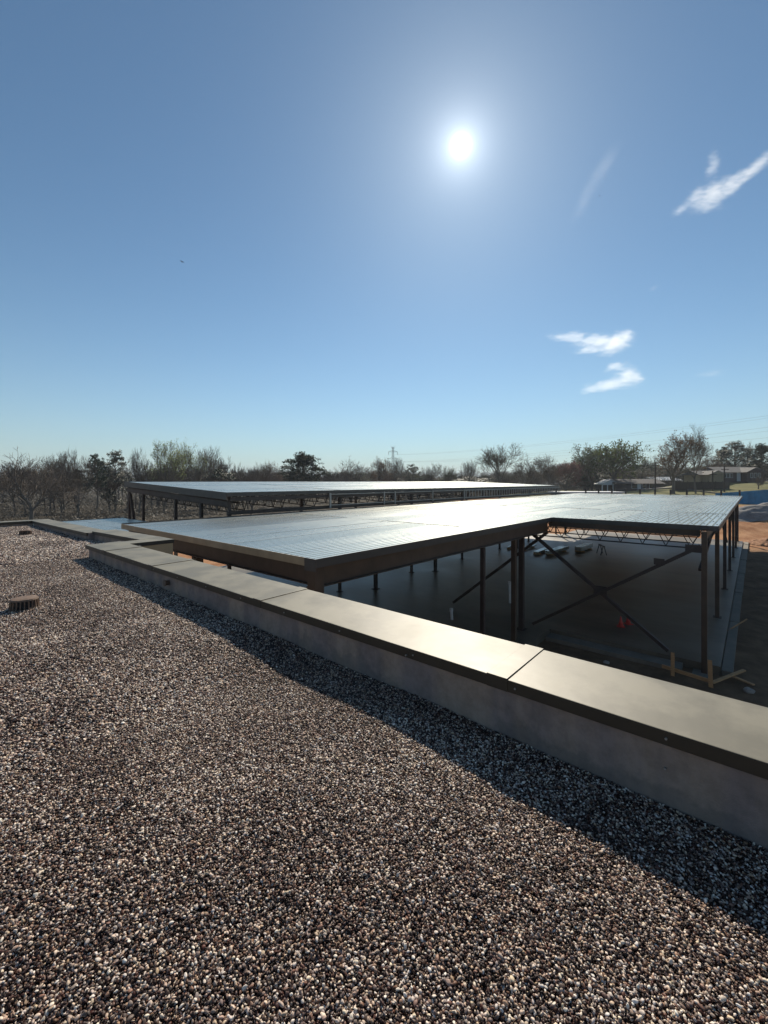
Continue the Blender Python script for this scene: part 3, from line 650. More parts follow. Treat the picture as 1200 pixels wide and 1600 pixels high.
# blue screened site fence
sf_ = empty('screened_fence', (0,0,0), 'blue mesh screened site fence on a dark red skirt beyond the deck at right', 'fence')
def zfence(p, up, h, name, mt, u0, u1, v0a, v0b, v1a, v1b, ta, tb, n):
    m_ = MB()
    for i in range(n):
        for th in (0, .03):
            pass
    for i in range(n+1):
        s_ = i/n; tt = ta+(tb-ta)*s_; u = u0+(u1-u0)*s_; a = P(u, v0a+(v0b-v0a)*s_, tt); b_ = P(u, v1a+(v1b-v1a)*s_, tt)
        wv = .06*math.sin(i*1.9)
        for q in (a, b_):
            m_.v.append((q.x+wv, q.y, q.z)); m_.v.append((q.x+wv+.03, q.y+.01, q.z))
    for i in range(n):
        b0 = i*4; b1 = b0+4
        m_.f += [(b0,b1,b1+2,b0+2),(b0+1,b0+3,b1+3,b1+1),(b0,b0+1,b1+1,b1),(b0+2,b1+2,b1+3,b0+3)]; m_.m += [0]*4
    return m_.build(name, mt, sf_)
zfence(None,0,0,'screen', M['tarp'], 1118, 1262, 771, 760.5, 791, 786.5, 60, 50, 26)
zfence(None,0,0,'skirt_board', M['rust_board'], 1118, 1262, 791.3, 787, 800, 799, 60, 50, 12)
for i in range(7):
    s_ = i/6; tt = 60-10*s_+.12; u = 1118+144*s_; a = P(u, 770-9*s_, tt); b_ = P(u, 802, tt)
    MB().tube([a, b_], [.03,.03], 8).build('post', M['galv'], sf_)
# low white-topped shed roof beyond the deck
wb = P(915, 768, 66); e_ = empty('shed', (wb.x, wb.y, gh(wb.x,wb.y)), 'low shed with a thin white flat roof just beyond the deck', 'shed', rz=math.atan2(RY, RX))
hz = wb.z-e_.location.z
MB().box((-4.6,-2,-.5),(4.6,2,hz-.22)).build('wall', M['brick_dark'], e_)
MB().box((-5,-2.3,hz-.2),(5,2.3,hz)).build('roof', M['white_paint'], e_)
# parked car: only its roof shows over the deck edge
def car(p, rz, lab):
    e_ = empty('parked_car', p, lab, 'car', rz=rz)
    prof = [(-2.25,.35),(-2.3,.75),(-2.1,.98),(-1.75,1.02),(-1.15,1.42),(-.2,1.5),(.55,1.42),(1.25,1.0),(2.1,.86),(2.3,.62),(2.28,.35)]
    m_ = MB(); n = len(prof)
    for y, sc_ in ((-.86,.0),(-.8,.04),(.8,.04),(.86,.0)):
        for (x, z) in prof: m_.v.append((x, y*(1 if z < 1.05 else .82), z+(0 if sc_ else -.02)))
    for k in range(3):
        for i in range(n): m_.f.append((k*n+i, (k+1)*n+i, (k+1)*n+(i+1)%n, k*n+(i+1)%n)); m_.m.append(0)
    m_.f += [tuple(range(n)), tuple(range(3*n,4*n))[::-1]]; m_.m += [0,0]
    m_.build('body', M['car'], e_, bevel=.03)
    for s_ in (-1, 1):
        MB().prism([(-1.55,s_*.80),(.95,s_*.80),(.95,s_*.815),(-1.55,s_*.815)], 1.06, 1.34).build('window', M['glass'], e_)
        for x in (-1.4, 1.4):
            w = MB().tube([(x,s_*.72,.33),(x,s_*.90,.33)], [.33,.33], 20).build('wheel', M['tyre'], e_); MB().tube([(x,s_*.80,.33),(x,s_*.92,.33)], [.2,.2], 14).build('rim', M['galv'], w)
pc = P(1146, 771, 62); pc.z -= 1.5; car(pc, math.atan2(RY,RX)+.15, 'white car with only its roof showing over the far deck edge before the blue screen')

# houses
def house(name, p, rz, L_, D, h, rh, lab, wm, rm, wins=(), doors=(), gable=None, porch=None, chim=False):
    e_ = empty(name, p, lab, 'house', rz=rz)
    MB().box((-L_/2,-D/2,-.6),(L_/2,D/2,h)).build('wall', wm, e_)
    r_ = MB(); o = .45
    def gab(mb, x0, x1, y0, y1, z0, zr, axis_):
        if axis_ == 'x':
            ym = (y0+y1)/2; vs = [(x0,y0,z0),(x1,y0,z0),(x1,y1,z0),(x0,y1,z0),(x0,ym,zr),(x1,ym,zr)]
            mb.add(vs, [(0,1,5,4),(2,3,4,5),(0,4,3),(1,2,5),(0,3,2,1)])
        else:
            xm = (x0+x1)/2; vs = [(x0,y0,z0),(x1,y0,z0),(x1,y1,z0),(x0,y1,z0),(xm,y0,zr),(xm,y1,zr)]
            mb.add(vs, [(0,4,5,3),(1,2,5,4),(0,1,4),(3,5,2),(0,3,2,1)])
    gab(r_, -L_/2-o, L_/2+o, -D/2-o, D/2+o, h+.01, h+rh, 'x'); rf = r_.build('roof', rm, e_)
    if gable:
        for (gx, gw, gd, gh_, gm) in gable:
            MB().box((gx-gw/2,-D/2-gd,-.6),(gx+gw/2,-D/2-.01,h-.02)).build('wing_wall', gm, e_)
            r2_ = MB(); gab(r2_, gx-gw/2-.35, gx+gw/2+.35, -D/2-gd-.35, 0, h+.02, h+gh_, 'y'); r2_.build('wing_roof', rm, e_)
            # siding triangle under the gable
            MB().add([(gx-gw/2,-D/2-gd-.36,h+.03),(gx+gw/2,-D/2-gd-.36,h+.03),(gx,-D/2-gd-.36,h+gh_-.12),(gx-gw/2,-D/2-gd-.40,h+.03),(gx+gw/2,-D/2-gd-.40,h+.03),(gx,-D/2-gd-.40,h+gh_-.12)],
                     [(0,2,1),(3,4,5),(0,1,4,3),(1,2,5,4),(2,0,3,5)]).build('gable', gm, e_)
    for (x, z, w, hh_, y) in wins:
        f_ = MB().box((x-w/2-.07,y-.05,z-.07),(x+w/2+.07,y-.01,z+hh_+.07)).build('window', M['white_paint'], e_)
        MB().box((x-w/2,y-.07,z),(x+w/2,y-.052,z+hh_)).build('pane', M['glass'], f_)
    for (x, w, y) in doors: MB().box((x-w/2,y-.05,0),(x+w/2,y-.01,2.05)).build('door', M['white_paint'], e_)
    if chim: MB().box((L_*.15,.2,h),(L_*.15+.7,1.0,h+rh+.7)).build('chimney', M['brick'], rf)
    return e_
az = math.atan2(RY, RX)
p = P(986, 769, 104)
h1 = house('house', (p.x,p.y,p.z), az, 11, 7, 2.1, 1.1, 'long low dark house with a white gabled porch on its left end, beyond the deck', M['brick_dark'], M['shingle'],
      wins=((-1.2,1.0,1.2,1.1,-3.5),(1.0,1.0,.8,1.1,-3.5),(3.0,1.0,1.4,1.1,-3.5)), doors=((-.1,.8,-3.5),))
q = P(949, 769, 103); MB_ = empty('carport', (q.x,q.y,q.z), 'white gabled open carport left of the long dark house', 'carport', rz=az)
for x in (-2.0,-.75,.55,1.9): MB().box((x-.09,-1.6,-.5),(x+.09,-1.42,1.75)).build('post', M['white_paint'], MB_)
MB().box((-2.0,1.6,-.5),(1.9,1.75,1.75)).build('back_wall', M['brick_dark'], MB_)
MB().box((-2.05,-1.62,1.752),(1.95,1.75,1.95)).build('lintel', M['white_paint'], MB_)
MB().add([(-2.05,-1.65,1.95),(1.95,-1.65,1.95),(0,-1.65,2.85),(-2.05,-1.55,1.95),(1.95,-1.55,1.95),(0,-1.55,2.85)], [(0,1,2),(3,5,4),(0,3,4,1),(1,4,5,2),(2,5,3,0)]).build('gable', M['white_paint'], MB_)
MB().add([(-2.3,-1.8,1.90),(0,-1.8,2.95),(0,2,2.95),(-2.3,2,1.90),(-2.3,-1.8,1.98),(0,-1.8,3.03),(0,2,3.03),(-2.3,2,1.98)], [(0,3,2,1),(4,5,6,7),(0,1,5,4),(3,7,6,2),(0,4,7,3)]).add(
    [(2.2,-1.8,1.90),(0,-1.8,2.95),(0,2,2.95),(2.2,2,1.90),(2.2,-1.8,1.98),(0,-1.8,3.03),(0,2,3.03),(2.2,2,1.98)], [(0,1,2,3),(4,7,6,5),(0,4,5,1),(3,2,6,7),(0,3,7,4)]).build('roof', M['white_paint'], MB_)
p = P(1136, 752, 96)
house('house', (p.x,p.y,p.z), az, 8.0, 6.5, 1.9, 1.3, 'grey roofed brick house with front gables on the grassy rise at right', M['brick_dark'], M['shingle_pale'],
      wins=((-3.1,.8,.5,.9,-3.25),(-2.4,.8,.5,.9,-3.25),(-1.7,.8,.5,.9,-3.25),(1.5,.8,.4,.9,-4.65),(2.3,.8,.45,.9,-4.65),(3.1,.8,.4,.9,-4.65)), doors=((-.1,.8,-3.25),), gable=((2.3,3.6,1.4,1.1,M['brick_dark']),))
p = P(1096, 753.5, 96)
house('house', (p.x-.0,p.y,p.z-.2), az, 4.4, 5, 1.8, 1.0, 'tan walled garage wing left of the grey roofed brick house', M['brick'], M['shingle_pale'], gable=((0,3.2,2.0,.95,M['brick']),))
p = P(1032, 757, 118)
house('house', (p.x,p.y,p.z-.8), az, 7, 6, 1.9, 1.0, 'distant low house with pale roof seen behind the trees above the long dark house', M['brick_dark'], M['white_paint'])
# board fence of the tan house
e_ = empty('board_fence', (0,0,0), 'dark brown board fence on the grass below the tan walled garage', 'fence')
for k in range(8):
    a = P(1052+11*k, 765, 86-.4*k); b_ = P(1052+11*(k+1), 765, 86-.4*(k+1)); z0 = a.z-.2
    MB().bar((a.x,a.y,z0+.85-.02*(k%2)), (b_.x,b_.y,z0+.85-.02*(k%2)), .05, 1.75).build('fence_panel', M['fence_wood'], e_)
    MB().bar((a.x,a.y,z0-.3), (a.x,a.y,z0+1.85), .12, .12).build('post', M['fence_wood'], e_)
# grey vehicles / driveway strip on the grass
pw = MB(); pA = [P(1000,768,96),P(1058,768,90),P(1080,769,84),P(1120,771,78)]
for i in range(3):
    for w_ in (0,): pass
vs = []
for q in pA:
    for s_ in (-1.2, 1.2):
        x, y = q.x+FX*s_, q.y+FY*s_; vs.append((x, y, gh(x, y)+.30))
for q in list(vs): vs.append((q[0], q[1], q[2]-.5))
pw.add(vs, [(0,2,3,1),(2,4,5,3),(4,6,7,5),(0,1,9,8),(6,14,15,7),(0,8,10,2),(2,10,12,4),(4,12,14,6),(1,3,11,9),(3,5,13,11),(5,7,15,13)])
tag(pw.build('driveway', M['footing']), kind='structure')
# utility poles
for i, (u, v0, v1, tt, lab) in enumerate(((1024,722,772,88,'plain wooden utility pole rising by the right end of the long dark house'),(1131.8,728,770,80,'dark utility pole in front of the brick house on the rise'),(1113.5,736,770,82,'shorter utility pole standing before the tan walled garage'))):
    a = P(u, v1, tt); h = (v1-v0)/670*tt; e_ = empty('utility_pole', (a.x,a.y,a.z-.4), lab, 'utility pole', 'utility poles by the houses', az)
    MB().tube([(0,0,0),(0,0,h+.4)], [.15,.10], 10).build('shaft', M['pole_wood'], e_); MB().box((-.7,-.16,h-.3),(.7,-.105,h-.18)).build('crossarm', M['pole_wood'], e_)
# lattice transmission tower
tp = P(614, 752, 350); TG = -3.9; TT = HC+52/670*350; e_ = empty('transmission_tower', (tp.x,tp.y,TG), 'steel lattice transmission tower rising behind the centre treeline', 'pylon', rz=az)
H = TT-TG+.8
def wd_(z): 
    return 3.4-(2.55)*min(1, z/(H*.62)) if z < H*.62 else .85-.35*(z-H*.62)/(H*.38)
m_ = MB(); lv = [H*i/16 for i in range(17)]
for sx_ in (-1,1):
    for sy_ in (-1,1): m_.tube([(sx_*wd_(z),sy_*wd_(z),z) for z in lv], [.16]*17, 4)
for i in range(16):
    a, b_ = lv[i], lv[i+1]; wa, wb_ = wd_(a), wd_(b_)
    for s_ in (-1,1):
        m_.bar((-wa,s_*wa,a),(wb_,s_*wb_,b_),.13); m_.bar((wa,s_*wa,a),(-wb_,s_*wb_,b_),.13); m_.bar((s_*wa,-wa,a),(s_*wb_,wb_,b_),.13); m_.bar((s_*wa,wa,a),(s_*wb_,-wb_,b_),.13)
m_.build('mast', M['lattice'], e_)
armz = []
for vz, hw in ((706,3.6),(717,4.2)):
    z = HC+(752-vz)/670*350-TG; armz.append((z+TG, hw)); a_ = MB()
    a_.bar((-hw,0,z),(hw,0,z),.25,.25); a_.bar((-hw,0,z+.1),(0,0,z+1.6),.14); a_.bar((hw,0,z+.1),(0,0,z+1.6),.14); a_.build('crossarm', M['lattice'], e_)
    for s_ in (-1,1): MB().tube([(s_*hw,0,z),(s_*hw,0,z-2.4)], [.16,.16], 6).build('insulator', M['lattice'], e_)
for s_ in (-1,0,1): MB().bar((s_*.8,0,H-1.5),(s_*1.9,0,H+1.0),.16).build('peak', M['lattice'], e_)
# conductors sagging from the tower to the next one, out of the frame on the right
cl = ['highest power line crossing the sky at right','second highest power line, just under the top one','third power line from the top at right','fourth power line from the top at right','lowest power line crossing low over the right hand trees']
for i, (z0, s_, v1) in enumerate(((armz[0][0]-2.4,-3.6,606),(armz[0][0]-2.4,3.6,611),(armz[1][0]-2.4,-4.2,628),(armz[1][0]-2.4,4.2,636),(armz[1][0]-2.4,0,652))):
    a = Vector((tp.x+RX*s_, tp.y+RY*s_, z0)); b_ = P(1500, v1, 120); pts_ = []
    for k in range(49):
        f_ = k/48; q = a.lerp(b_, f_); q.z -= 7.5*4*f_*(1-f_)*.5; pts_.append(q)
    o = MB().tube(pts_, [.022]*49, 5).build('power_line', M['wire']); tag(o, cl[i], 'power line', 'power lines from the tower')

# birds
def bird(p, s_, lab, ry):
    e_ = empty('bird', p, lab, 'bird', rz=az); e_.rotation_euler = (R(-35), ry, az)
    m_ = MB().tube([(0,-.22,0),(0,-.12,.0),(0,0,.0),(0,.14,0),(0,.26,0)], [.012,.05,.065,.045,.02], 8)
    for s in (-1,1):
        m_.add([(0,-.08,.03),(s*.32,-.12,.20),(s*.72,.06,.10),(s*.34,.10,.19),(0,.10,.02),(0,-.08,.015),(s*.32,-.12,.185),(s*.72,.06,.09),(s*.34,.10,.175),(0,.10,.005)],
               [(0,1,3,4),(1,2,3),(5,9,8,6),(6,8,7),(0,5,6,1),(1,6,7,2),(2,7,8,3),(3,8,9,4)])
    m_.add([(-.03,.24,0),(.03,.24,0),(.08,.40,0),(-.08,.40,0),(0,.3,.02)], [(0,1,2,3),(0,4,1),(1,4,2),(2,4,3),(3,4,0)])
    m_.build('body', M['black'], e_); e_.scale = (s_,s_,s_)
bird(P(284,409,120), 1.0, 'small dark bird soaring in the blue sky at left', R(25))
bird(P(937,306,260), .9, 'tiny dark bird speck in the sky right of the sun', R(-10))

# ------------------------------------------------------------------ trees
class TB:
    def __init__(s): s.V = []; s.F = []; s.n = 0; s.tips = []
    def seg(s, p0, p1, r0, r1, k):
        d = p1-p0; L_ = d.length
        if L_ < 1e-6: return
        d = d/L_; u = Vector((0,0,1)) if abs(d.z) < .9 else Vector((1,0,0)); x = d.cross(u).normalized(); y = d.cross(x)
        for p, r_ in ((p0,r0),(p1,r1)):
            for j in range(k):
                a = 2*math.pi*j/k; s.V.append(tuple(p+(x*math.cos(a)+y*math.sin(a))*r_))
        n = s.n
        for j in range(k): s.F.append((n+j, n+(j+1)%k, n+k+(j+1)%k, n+k+j))
        s.n += 2*k
def grow(rg, big, small, p, d, L_, r_, lvl, maxl, spread, upb, nch, split=2):
    tb = big if lvl <= split else small; k = 7 if lvl == 0 else (5 if lvl < 3 else 3); ns = 3 if lvl < maxl else 2
    pts_ = [p]; rs = [r_]
    for i in range(ns):
        wig = .06 if lvl == 0 else .15
        d = (d+Vector((rg.gauss(0,wig),rg.gauss(0,wig),rg.gauss(0,wig*.7)+upb*.10*(lvl > 0)))).normalized(); p = p+d*(L_/ns); pts_.append(p); rs.append(r_*(1-(.25 if lvl == 0 else .38)*(i+1)/ns))
    for i in range(ns): tb.seg(pts_[i], pts_[i+1], rs[i], rs[i+1], k)
    if lvl >= maxl: small.tips.append((p, d)); return
    n = nch+1 if lvl < 2 else nch; a0 = rg.uniform(0, 6.283)
    for c_ in range(n):
        f = (.72+.28*rg.random() if lvl == 0 else rg.uniform(.3, 1)) if c_ < n-1 else 1.0
        ii = min(ns-1, int(f*ns)); q = pts_[ii].lerp(pts_[ii+1], f*ns-ii)
        ang = rg.uniform(.55, 1.0)*spread*(1 if lvl < 3 else 1.15) if c_ < n-1 else rg.uniform(.05,.3)*spread; az_ = a0+c_*2.4+rg.uniform(-.5,.5)
        u = d.orthogonal().normalized(); w = d.cross(u)
        nd = (d*math.cos(ang)+(u*math.cos(az_)+w*math.sin(az_))*math.sin(ang)); nd.z += upb*.15; nd.normalize()
        grow(rg, big, small, q, nd, (L_ if lvl else L_*LR[0])*rg.uniform(.66,.82), max(rs[ii]*(rg.uniform(.5,.68) if c_ < n-1 else .8), .0017), lvl+1, maxl, spread, upb, nch, split)
LR = [1.0]
def tmesh(tb, name, mt, extra=None):
    me_ = bpy.data.meshes.new(name); V = tb.V; F = tb.F; mi = [0]*len(F)
    mats = [mt]
    if extra: V = V+extra[0]; n = len(tb.V); F = F+[tuple(i+n for i in f) for f in extra[1]]; mi += [1]*len(extra[1]); mats.append(extra[2])
    me_.from_pydata(V, [], F)
    for q in mats: me_.materials.append(q)
    me_.polygons.foreach_set('material_index', mi); me_.update(); return me_
def leaves(rg, centres, n, spread, size, flat=1.0):
    V = []; F = []
    for (c_, d) in centres:
        for _ in range(n):
            o = Vector((rg.gauss(0,1),rg.gauss(0,1),rg.gauss(0,1)*flat))*spread; p = c_+o; s_ = size*rg.uniform(.6,1.4)
            a = Vector((rg.gauss(0,1),rg.gauss(0,1),rg.gauss(0,1))).normalized(); b_ = a.orthogonal().normalized()*s_*.6; a = a*s_; n0 = len(V)
            V += [tuple(p-a), tuple(p+b_), tuple(p+a), tuple(p-b_)]; F.append((n0,n0+1,n0+2,n0+3))
    return V, F
def norm(meshes):            # scale so that the tree is 1 m tall on the origin
    mz = max(v.co.z for me_ in meshes for v in me_.vertices)
    mx = max(max(abs(v.co.x),abs(v.co.y)) for me_ in meshes for v in me_.vertices)
    for me_ in meshes: me_.transform(Matrix.Scale(1/mz, 4))
    return 2*mx/mz
KIND = {}
def make_kind(key, seed, spread, upb, nch, maxl, bud=None, trunk=.28, L1=.30, lsz=.008, ln=1, lean=0):
    rg = random.Random(seed); big, small = TB(), TB()
    grow(rg, big, small, Vector((0,0,0)), Vector((lean,0,1)).normalized(), trunk, .021, 0, maxl, spread, upb, nch)
    ex = None
    if bud: lv_ = leaves(rg, small.tips, ln, .012, lsz); ex = (lv_[0], lv_[1], M[bud])
    a = tmesh(big, 'trunk', M['bark']); b_ = tmesh(small, 'crown', M['twig'], ex); w = norm([a, b_]); KIND[key] = (a, b_, w)
def make_pine(key, seed, crown0=.45, clumps=46, wide=.22, loose=1.0):
    rg = random.Random(seed); big, small = TB(), TB(); p = Vector((0,0,0)); x = y = 0; pts_ = [p]
    for i in range(8): x += rg.gauss(0,.006); y += rg.gauss(0,.006); pts_.append(Vector((x,y,(i+1)/8*.95)))
    for i in range(8): big.seg(pts_[i], pts_[i+1], .020*(1-i/9), .020*(1-(i+1)/9), 7)
    cen = []
    for i in range(clumps):
        z = crown0+(.97-crown0)*((i+.5)/clumps)**.9; f = (z-crown0)/(1-crown0); rad = wide*(math.sin(math.pi*min(1,(f*.86+.17)))**.7)*rg.uniform(.45,1.05); a = rg.uniform(0,6.283)
        q = Vector((x*z+math.cos(a)*rad, y*z+math.sin(a)*rad, z+rg.uniform(-.01,.04)))
        st = Vector((x*z,y*z,z-.06-rad*.25)); big.seg(st, q, .005, .0022, 4)
        for _ in range(int(5*loose)+2):
            o = Vector((rg.gauss(0,.032),rg.gauss(0,.032),rg.gauss(0,.024))); cen.append((q+o, Vector((0,0,1)))); small.seg(q, q+o, .0016, .001, 3)
    V, F = leaves(rg, cen, 20, .014, .011, .8)
    a = tmesh(big, 'trunk', M['bark']); b_ = tmesh(small, 'crown', M['twig'], (V, F, M['needle'])); w = norm([a, b_]); KIND[key] = (a, b_, w)
LR[0] = 1.35
make_kind('oak0', 1, .78, .25, 3, 6, trunk=.20); make_kind('oak1', 2, .70, .35, 3, 6, trunk=.24); make_kind('oak2', 11, .62, .5, 3, 6, trunk=.24)
LR[0] = .95
make_kind('tall0', 3, .50, .7, 3, 6, trunk=.34); make_kind('tall1', 4, .46, .75, 3, 6, trunk=.40)
LR[0] = 1.3
make_kind('bush', 12, .8, .3, 4, 4, trunk=.10)
make_kind('green0', 5, .62, .45, 3, 6, 'bud_green', trunk=.28, lsz=.0085, ln=2); make_kind('green1', 15, .6, .5, 3, 6, 'bud_green', trunk=.26, lsz=.0085, ln=2)
make_kind('dark0', 6, .85, .25, 3, 6, 'bud_dark', trunk=.17, lsz=.010, ln=3); make_kind('dark1', 16, .8, .3, 3, 6, 'bud_dark', trunk=.2, lsz=.010, ln=3)
make_kind('rust0', 7, .80, .3, 3, 6, 'bud_rust', trunk=.2, lsz=.007, ln=2); make_kind('pink0', 8, .9, .3, 3, 6, 'bud_pink', trunk=.16, lsz=.008, ln=2)
make_kind('light0', 9, .80, .3, 3, 6, 'bud_dark', trunk=.22, lsz=.006, ln=2); make_kind('light1', 19, .72, .35, 3, 6, 'bud_rust', trunk=.30, lsz=.006, ln=1)
make_pine('pine0', 21, .36, 84, .27); make_pine('pine1', 22, .5, 34, .20, .8); make_pine('pine2', 23, .2, 60, .22, .9)
for k_ in KIND: print(k_, len(KIND[k_][1].polygons), round(KIND[k_][2], 2))
NAMES = {'oak':'bare_tree','tall':'bare_tree','green':'budding_tree','dark':'leafy_tree','rust':'budding_tree','pink':'blossom_tree','light':'budding_tree','pine':'pine_tree'}
tro = {}
def tree(kind, x, y, h, wpx, lab, group=None, rz=None, zoff=0, wscale=None):
    a, b_, w = KIND[kind]; base = ''.join(ch for ch in kind if not ch.isdigit())
    e_ = empty(NAMES[base], (x, y, gh(x, y)-.15+zoff), lab, 'tree', group, rnd.uniform(0,6.28) if rz is None else rz)
    ws = wscale if wscale else 1
    e_.scale = (h*ws, h*ws, h)
    for me_, nm in ((a,'trunk'),(b_,'crown')):
        o = bpy.data.objects.new(nm, me_); C.objects.link(o); o.parent = e_
    return e_
HX = {'pin':1.0,'dar':1.02,'gre':1.12}
def tpx(kind, u, vtop, tt, wpx, lab, group=None, rz=None):
    q = P(u, vtop, tt); z0 = gh(q.x, q.y)-.15; h = (q.z-z0)*HX.get(kind[:3], 1.16); w = wpx/670*tt*1.1
    return tree(kind, q.x, q.y, h, wpx, lab, group, rz, wscale=w/(h*KIND[kind][2])*1.12)
T = [ # kind, u, top v, depth, width px, label
 ('oak0', 50, 714, 52, 118, 'big bare spreading tree behind the far left roof corner'),
 ('oak2', -20, 728, 62, 90, 'bare tree cut by the left edge of the picture'),
 ('tall0', 100, 718, 66, 62, 'bare tree just right of the big spreading tree at left'),
 ('oak2', 122, 713, 60, 66, 'dense bare tree left of the dark evergreens'),
 ('pine1', 150, 708, 66, 40, 'dark pine with tufted top, left of the taller dark pine at left'),
 ('pine2', 179, 701, 72, 46, 'tallest dark pine in the left woods, above the far roof corner'),
 ('tall1', 212, 708, 84, 44, 'slender bare tree right of the tallest left pine'),
 ('green0', 256, 696, 76, 60, 'tree with pale green buds, left of the green pair above the far roof'),
 ('green1', 290, 694, 82, 60, 'tree with pale green buds, right of the green pair above the far roof'),
 ('oak1', 322, 707, 86, 62, 'bare rounded tree right of the pale green trees'),
 ('tall0', 348, 722, 92, 40, 'small bare tree near the dip in the left treeline'),
 ('tall1', 369, 729, 96, 34, 'smallest bare tree at the right end of the left wood'),
 ('oak2', 398, 728, 110, 34, 'bare bushy tree left of the broad round pine'),
 ('rust0', 425, 727, 110, 46, 'brownish budding tree just left of the broad round pine'),
 ('pine0', 474, 705, 96, 70, 'broad round topped dark pine left of centre against the sky'),
 ('tall0', 510, 739, 115, 40, 'low bare tree right of the broad round pine'),
 ('oak0', 549, 720, 112, 66, 'bare fan shaped tree between the round pine and the pylon'),
 ('rust0', 592, 722, 118, 56, 'brownish budding tree directly left of the pylon foot'),
 ('oak1', 618, 722, 124, 46, 'bare tree directly in front of the pylon'),
 ('pine1', 643, 724, 118, 34, 'small dark pine right of the pylon'),
 ('oak2', 672, 729, 122, 44, 'bare tree right of the small pine by the pylon'),
 ('light0', 697, 730, 120, 40, 'low olive budding tree in the centre right treeline'),
 ('oak1', 732, 725, 122, 44, 'bare tree left of the large airy tree'),
 ('light0', 781, 699, 98, 82, 'large airy tree with small olive buds right of the pylon'),
 ('oak0', 822, 718, 104, 56, 'bare tree right of the large airy tree'),
 ('rust0', 858, 716, 108, 56, 'rust tinged budding tree left of the dense green tree'),
 ('pink0', 884, 716, 104, 54, 'dull pink blossoming tree left of the dense green tree'),
 ('dark1', 925, 692, 108, 74, 'left half of the dense green leafy crowns at right, taller trunk behind'),
 ('dark0', 958, 688, 104, 78, 'dense green leafy tree with the broadest crown, behind the white carport'),
 ('light0', 1014, 716, 130, 40, 'faint budding tree behind the long dark house'),
 ('rust0', 1052, 686, 82, 88, 'orange brown budding tree with leaning limbs right of the long dark house'),
 ('light1', 1087, 674, 80, 76, 'tallest airy tree at right, with two dark stems above the board fence'),
 ('rust0', 1116, 716, 104, 40, 'small rust coloured tree behind the tan walled garage'),
 ('pine2', 1147, 688, 106, 50, 'dark pine rising left above the brick house'),
 ('pine1', 1130, 697, 110, 34, 'narrow dark pine left of the one above the brick house'),
 ('tall1', 1168, 696, 116, 34, 'bare tree between the two dark pines above the brick house'),
 ('pine0', 1190, 692, 108, 50, 'dark pine at the right edge above the brick house'),
 ('bush', 1185, 745, 80, 16, 'small bare shrub on the grass before the brick house'),
]
NAMES['bush'] = 'shrub'
for k_, u, v, tt, w, lab in T: tpx(k_, u, v, tt, w, lab)
# the woods behind: still single trees
LM = [(-60,'beyond the left picture edge'),(20,'behind the big spreading tree'),(85,'behind the right side of the spreading tree'),(125,'left of the two dark left pines'),(165,'between the two dark left pines'),(205,'behind the far roof corner columns'),
 (250,'behind the pale green budding pair'),(300,'behind the bare rounded tree over the far roof'),(350,'near the dip over the far roof'),(400,'left of the broad round pine'),(450,'at the left foot of the round pine'),(500,'at the right foot of the round pine'),
 (545,'behind the fan shaped bare tree'),(590,'left of the pylon foot'),(640,'right of the pylon foot'),(690,'between the small pine and the airy tree'),(740,'left of the large airy tree'),(790,'behind the large airy tree'),(835,'right of the large airy tree'),
 (875,'behind the pink blossoming tree'),(920,'behind the dense green crowns'),(965,'above the white carport'),(1005,'above the long dark house'),(1045,'behind the orange brown budding tree'),(1090,'behind the tallest airy tree'),(1125,'above the tan walled garage'),(1165,'above the brick house'),(1210,'at the right picture edge above the brick house')]
KN = {'oak':'bare rounded','tal':'slender bare','lig':'thinly leafed','pin':'dark pine','rus':'rust tinted','dar':'leafy'}
for i in range(210):
    u = rnd.uniform(-120, 1320)
    if u < 400: tt = rnd.uniform(58, 140); top = rnd.uniform(730, 748); kd = rnd.choice(['tall0','tall1','oak2','tall1','oak1','pine1'] if i%3 else ['tall0','tall1'])
    elif u < 850: tt = rnd.uniform(125, 190); top = rnd.uniform(735, 746); kd = rnd.choice(['tall0','oak2','oak1','light0','pine1'])
    else: tt = rnd.uniform(112, 175); top = rnd.uniform(723, 740); kd = rnd.choice(['tall0','oak2','rust0','pine2','oak1','light0','pine0'])
    w_ = rnd.uniform(44, 76); pl = min(LM, key=lambda q: abs(q[0]-u))[1]
    sz = 'taller' if top < 730 else 'lower'; dp = 'nearer' if tt < 100 else 'deep set'
    tpx(kd, u, top, tt, w_, f'{sz} {dp} {KN[kd[:3]]} background tree {pl}', 'trees of the left wood' if u < 400 else 'trees of the centre treeline' if u < 850 else 'trees of the right wood')
# undergrowth: a thicket nobody could count
br = MB(); rg = random.Random(77)
def thicket(u0, u1, t0, t1, n, hmax):
    for i in range(n):
        u = rg.uniform(u0, u1); tt = math.sqrt(rg.uniform(t0*t0, t1*t1)); q = P(u, 752, tt)
        if q.y < 30 and q.x < 52: continue
        z = gh(q.x, q.y); h = hmax*rg.uniform(.3,1)*(.6+.6*mnoise.noise((q.x*.12,q.y*.12,4)))
        if h < .2: continue
        for _ in range(16):
            p_ = Vector((q.x+rg.gauss(0,.7), q.y+rg.gauss(0,.7), z+h*rg.random()**.7)); s_ = rg.uniform(.05,.16)
            a = Vector((rg.gauss(0,.4),rg.gauss(0,.4),rg.gauss(0,1))).normalized(); b_ = a.orthogonal().normalized()*s_*.25; a = a*s_*2.2; n0 = len(br.v)
            br.v += [tuple(p_-a), tuple(p_+b_), tuple(p_+a), tuple(p_-b_)]; br.f.append((n0,n0+1,n0+2,n0+3)); br.m.append(0)
thicket(-150, 480, 48, 150, 7000, 3.2); thicket(400, 900, 95, 170, 3500, 4.5); thicket(840, 1320, 105, 160, 4500, 6.5)
tag(br.build('undergrowth', M['brush']), 'brown brush and saplings filling the woods between the trunks', 'undergrowth', kind='stuff')

